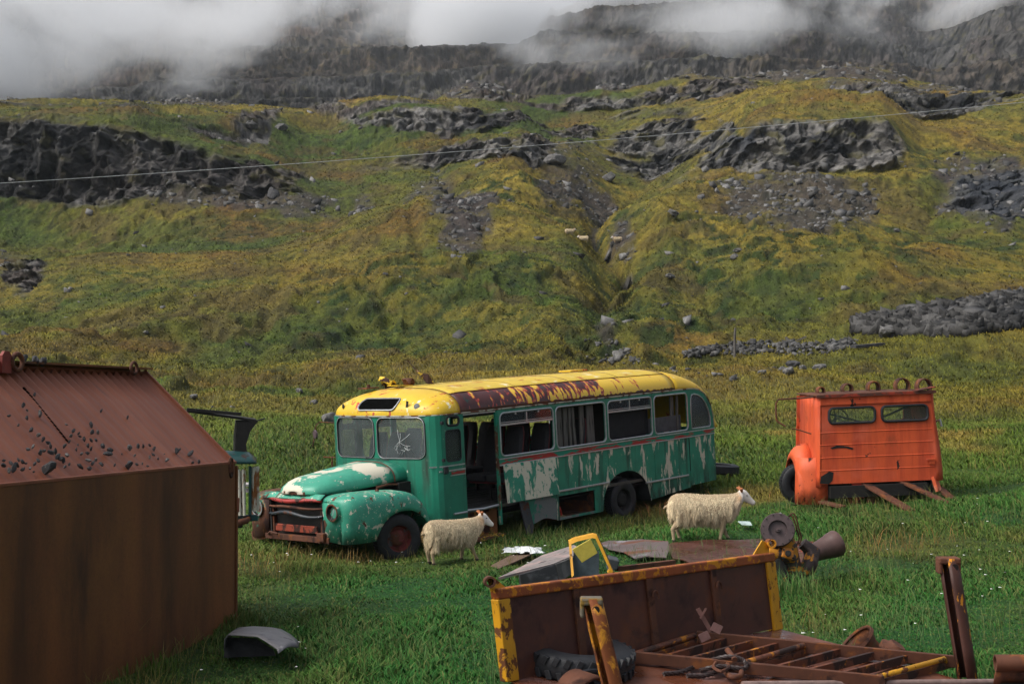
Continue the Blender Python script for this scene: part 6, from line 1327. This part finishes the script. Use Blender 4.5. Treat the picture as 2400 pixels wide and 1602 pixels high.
mb = MB(); mb.grid([[p, p+Vector((.02,.10,-.02))] for p in P3]); mb.build('inner_lip', plain('dark_amber', (.10,.055,.015), .6), yf, solid=.01)
mb = MB(); mb.grid([[at(x, y, 15.75)-fo for x in (1344,1366,1380,1404)] for y in (1290,1320,1356)]); mb.build('grey_sheet', plain('slate_sheet', (.075,.10,.12), .4), yf, solid=.006)
yc = at(1372, 1288, 15.5); mb = MB(); mb.prism([at(x, y, 15.5)-yc for x, y in ((1341,1287),(1384,1262),(1401,1295),(1364,1318))], (0,.03,0)); o = mb.build('yellow_cover', plain('mustard_cover', (.47,.38,.06), .8, .15, 20), None, bevel=.004); o.location = yc; tag(o, 'square mustard-yellow cover hung across the propped frame', 'cover')
q = at(1436, 1325, 16.2); mb = MB(); mb.prism([at(x, y, 16.2)-q for x, y in ((1428,1308),(1452,1314),(1447,1334),(1424,1338))], (0,.3,0)); o = mb.build('battery_box', plain('slate_box', (.05,.055,.06), .6), None, bevel=.01); o.location = q; tag(o, 'dark grey box just right of the propped yellow frame', 'box')
q = gp(1225, 1310, .08); mb = MB()
mb.grid([[Vector((.035*i-.28+.02*rng.normal(), .09*j-.25+.02*rng.normal(), .03+.03*rng.random()+.05*math.exp(-((i-10)/3)**2-((j-3)/2)**2))) for i in range(17)] for j in range(7)]); o = mb.build('plastic_bag', plain('white_plastic', (.75,.78,.78), .35, .05), None, smooth=True, solid=.004); o.location = q; tag(o, 'crumpled white plastic sheet in the grass behind the grey slab', 'plastic')
# dented grey panel in the grass, lower left
q = at(600, 1525, 13.6); pn = empty('dented_panel', mat=Matrix.Translation(q), label='dented grey metal lid with an orange rust spot lying on the grass', cat='panel')
def dp(x, y, d): return at(x, y, d)-q
ed_f = [(524,1524,13.5),(526,1496,13.5),(534,1486,13.5),(560,1487,13.45),(585,1489,13.4),(603,1490,13.35),(620,1500,13.3),(640,1513,13.2),(650,1520,13.15),(652,1530,13.1)]
ed_b = [(528,1500,14.1),(545,1482,14.1),(585,1470,14.1),(605,1467,14.05),(640,1469,14.0),(660,1473,13.95),(680,1484,13.8),(696,1497,13.7),(701,1505,13.55),(700,1516,13.4)]
fr_ = [dp(*a) for a in ed_f]; bk = [dp(*a) for a in ed_b]
mb = MB(); rows = []
for j in range(7):
    v = j/6; rows.append([a.lerp(b, v)+Vector((0,0,.035*math.sin(math.pi*v)*(1 if i > 1 else .3)-.02*math.exp(-((v-.45)/.12)**2)*(i > 3 and i < 7))) for i, (a, b) in enumerate(zip(fr_, bk))])
mb.grid(rows); mb.build('lid_skin', layered('grey_blue_lid', [((.5,.12,.03), 3.2, (1,1,1), .66, .67, (2.5,6,3), 5, .3), ((.06,.06,.065), 4, (1,1,1), .55, .62, (7,6,3), 6, .3), ((.3,.29,.3), 5, (1,1,1), .62, .7, (9,6,3), 6, .3)], (.105,.102,.108), .38), pn, smooth=True, solid=.01)
mb = MB(); mb.add([dp(524,1540,13.75), dp(530,1492,13.75), dp(600,1494,13.7), dp(640,1520,13.6), dp(645,1535,13.6)], [(0,1,2,3,4)]); mb.build('lid_inside', plain('dark_lid_inside', (.05,.05,.055), .8), pn, solid=.01)
# small white flowers
n = 420; px, y = sample(n, 10, 24); c, r = idx_at(px, y); pts = TV[c, r]+np.array([0,0,.12]); x_ = pts[:, 0]; kk_ = fbm2(x_*.4, pts[:, 1]*.3, 2, 77) > .12; pts = pts[kk_]
n = len(pts); b4 = np.array([(-1,-.6,0),(1,-.5,.2),(.7,.8,.1),(-.8,.7,.3)])*.013; V = (pts[:, None, :]+b4[None]*(.6+rng.random((n,1,1)))+rng.normal(0,.001,(n,4,3))); qd = (np.arange(n)[:, None]*4+np.arange(4)[None])
o = fast_mesh('flowers', V.reshape(-1,3), quads=qd, mat=plain('white_petal', (.75,.75,.7), .8, .05), smooth=False); tag(o, 'tiny white flower heads dotted through the grass', 'flowers', None, 'stuff')
def scatter_grass():
    px, y = sample(330000, 8.5, 30); k_ = unblocked(px, y); px, y = px[k_], y[k_]
    x = (px-1200)/F*y; pat = fbm2(x*.8, y*.6, 3, 201)
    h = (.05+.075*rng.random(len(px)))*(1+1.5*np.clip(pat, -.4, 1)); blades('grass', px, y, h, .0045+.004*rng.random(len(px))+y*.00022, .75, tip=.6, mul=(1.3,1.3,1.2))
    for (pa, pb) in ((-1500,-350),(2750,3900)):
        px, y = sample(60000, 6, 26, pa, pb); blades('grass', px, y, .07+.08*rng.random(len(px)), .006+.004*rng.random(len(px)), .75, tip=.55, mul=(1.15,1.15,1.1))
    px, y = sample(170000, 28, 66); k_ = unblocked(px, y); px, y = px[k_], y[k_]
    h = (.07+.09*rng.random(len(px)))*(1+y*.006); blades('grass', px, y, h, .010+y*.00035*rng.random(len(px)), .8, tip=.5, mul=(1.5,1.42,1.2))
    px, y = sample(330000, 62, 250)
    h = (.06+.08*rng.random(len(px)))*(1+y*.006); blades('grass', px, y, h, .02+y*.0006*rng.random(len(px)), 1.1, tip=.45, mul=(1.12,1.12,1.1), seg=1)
    # dry seed stalks
    px, y = sample(26000, 9, 34); k_ = unblocked(px, y); px, y = px[k_], y[k_]; x = (px-1200)/F*y
    k_ = fbm2(x*.7, y*.5, 3, 207) > .16; px, y = px[k_], y[k_]
    h = .16+.22*rng.random(len(px)); blades('dry_stalks', px, y, h, .0018+y*.0001*rng.random(len(px)), .55, tip=.3, mul=(5.5,2.2,4.5))
scatter_grass()
def clump(px, py, n, h, sp, mul=(5.5,2.3,4.5), name='dry_stalks', wd=.0028):
    p = gp(px, py); P_x = rng.normal(px, sp, n); Y_ = rng.normal(p.y, sp*p.y/F*1.6, n)
    return P_x, Y_, h*(.5+.6*rng.random(n)), wd*(.6+.8*rng.random(n))
cl_ = []
for a in ((1205,1640,90,.75,22),(1300,1640,40,.6,40),(2060,1172,150,.5,28),(2170,1172,70,.35,30),(1225,1262,120,.35,26),(1330,1268,160,.24,50),(1420,1238,120,.22,30),(1560,1330,80,.3,40),(1700,1338,60,.3,60),(1870,1385,150,.35,35),(1790,1400,70,.3,20),(260,1560,30,.9,24),(960,1310,120,.2,60),(760,1305,160,.2,90),(420,1530,70,.3,40),(1945,1200,80,.28,40),(2300,1500,60,.4,60)): cl_.append(clump(*a))
blades('dry_stalks', *[np.concatenate(q) for q in zip(*cl_)], .45, tip=.3, mul=(5.5,2.3,4.5), dens_mask=False); cl_ = []
for a in ((690,1300,500,.22,90),(1180,1250,300,.25,60),(1480,1225,400,.22,90),(2040,1172,400,.25,90),(1850,1385,300,.25,50),(560,1470,300,.25,30),(330,1575,300,.22,60)): cl_.append(clump(*a, wd=.006))
blades('grass', *[np.concatenate(q) for q in zip(*cl_)], .45, tip=.3, mul=(1.6,1.3,1.2), dens_mask=False)
for o in list(COL.objects):
    if o.type == 'MESH' and o.name.startswith(('grass', 'dry_stalks')):
        tag(o, {'grass': 'green and yellowing grass covering the meadow and slope', 'dry_stalks': 'thin dry seed stalks standing in the meadow'}[o.name.split('.')[0]], 'grass', None, 'stuff')
# ------------------------------------------------------------------ air and mist
def volume(name, x0, x1, y0, y1, z0, z1, dens, colr, noise=None, label=None):
    mb = MB(); mb.box(((x0+x1)/2, (y0+y1)/2, (z0+z1)/2), (x1-x0, y1-y0, z1-z0))
    m = bpy.data.materials.new(name); m.use_nodes = True; t = m.node_tree; t.nodes.clear()
    o_ = t.nodes.new('ShaderNodeOutputMaterial'); v = t.nodes.new('ShaderNodeVolumePrincipled'); t.links.new(v.outputs[0], o_.inputs['Volume'])
    v.inputs['Color'].default_value = (*colr, 1); v.inputs['Density'].default_value = dens; v.inputs['Anisotropy'].default_value = 0
    if noise: noise(t, v)
    o = mb.build(name, m); tag(o, label, 'mist' if name == 'mist' else 'haze', None, 'stuff'); return o
volume('haze', -700, 700, -70, 900, -3, 330, .00011, (.82,.91,1), None, 'thin pale damp air over the whole valley')
def mist_nodes(lobes, sc_, gain):
    def f(t, v):
        N = t.nodes.new; Lk = t.links.new
        g = N('ShaderNodeNewGeometry')
        mp = N('ShaderNodeMapping'); mp.inputs['Scale'].default_value = (1, .5, 1.25); Lk(g.outputs['Position'], mp.inputs[0])
        n = N('ShaderNodeTexNoise'); n.inputs['Scale'].default_value = sc_; n.inputs['Detail'].default_value = 5; n.inputs['Roughness'].default_value = .58; n.inputs['Distortion'].default_value = .4; Lk(mp.outputs[0], n.inputs['Vector'])
        acc = None
        for (c, r, wt) in lobes:
            s1 = N('ShaderNodeVectorMath'); s1.operation = 'SUBTRACT'; Lk(g.outputs['Position'], s1.inputs[0]); s1.inputs[1].default_value = c
            s2 = N('ShaderNodeVectorMath'); s2.operation = 'DIVIDE'; Lk(s1.outputs[0], s2.inputs[0]); s2.inputs[1].default_value = r
            s3 = N('ShaderNodeVectorMath'); s3.operation = 'LENGTH'; Lk(s2.outputs[0], s3.inputs[0])
            mr = N('ShaderNodeMapRange'); Lk(s3.outputs['Value'], mr.inputs[0]); mr.inputs[1].default_value = 1.15; mr.inputs[2].default_value = .1; mr.inputs[3].default_value = -.25; mr.inputs[4].default_value = wt
            if acc is None: acc = mr.outputs[0]
            else:
                mx = N('ShaderNodeMath'); mx.operation = 'MAXIMUM'; Lk(acc, mx.inputs[0]); Lk(mr.outputs[0], mx.inputs[1]); acc = mx.outputs[0]
        a = N('ShaderNodeMath'); a.operation = 'MULTIPLY_ADD'; Lk(n.outputs['Fac'], a.inputs[0]); a.inputs[1].default_value = 2.6; a.inputs[2].default_value = -1.42
        b = N('ShaderNodeMath'); b.operation = 'ADD'; Lk(a.outputs[0], b.inputs[0]); Lk(acc, b.inputs[1])
        c_ = N('ShaderNodeMath'); c_.operation = 'MULTIPLY'; c_.use_clamp = False; mm = N('ShaderNodeMath'); mm.operation = 'MAXIMUM'; Lk(b.outputs[0], mm.inputs[0]); mm.inputs[1].default_value = 0
        Lk(mm.outputs[0], c_.inputs[0]); c_.inputs[1].default_value = gain; d_ = N('ShaderNodeMath'); d_.operation = 'ADD'; Lk(c_.outputs[0], d_.inputs[0]); d_.inputs[1].default_value = .0005; Lk(d_.outputs[0], v.inputs['Density'])
    return f
def P_(px, py, d): return tuple(at(px, py, d))
LOBES = [(P_(80,130,350), (62,30,20), .95), (P_(-150,20,350), (55,34,28), .9), (P_(330,190,345), (26,20,10), .6), (P_(520,40,400), (60,40,15), .42), (P_(900,30,420), (60,50,16), .6),
         (P_(1110,50,430), (28,50,17), 1.6), (P_(1500,-40,430), (60,50,14), .6), (P_(1800,60,390), (42,30,12), .3), (P_(2150,-20,440), (80,60,13), .42), (P_(300,-60,420), (90,50,22), .8)]
volume('mist', -240, 240, 312, 500, 62, 170, 0, (.97,.985,1.0), mist_nodes(LOBES, .022, .10), 'white mist drifting across the dark mountain walls')
# high cloud behind the mountain: the overcast sky itself
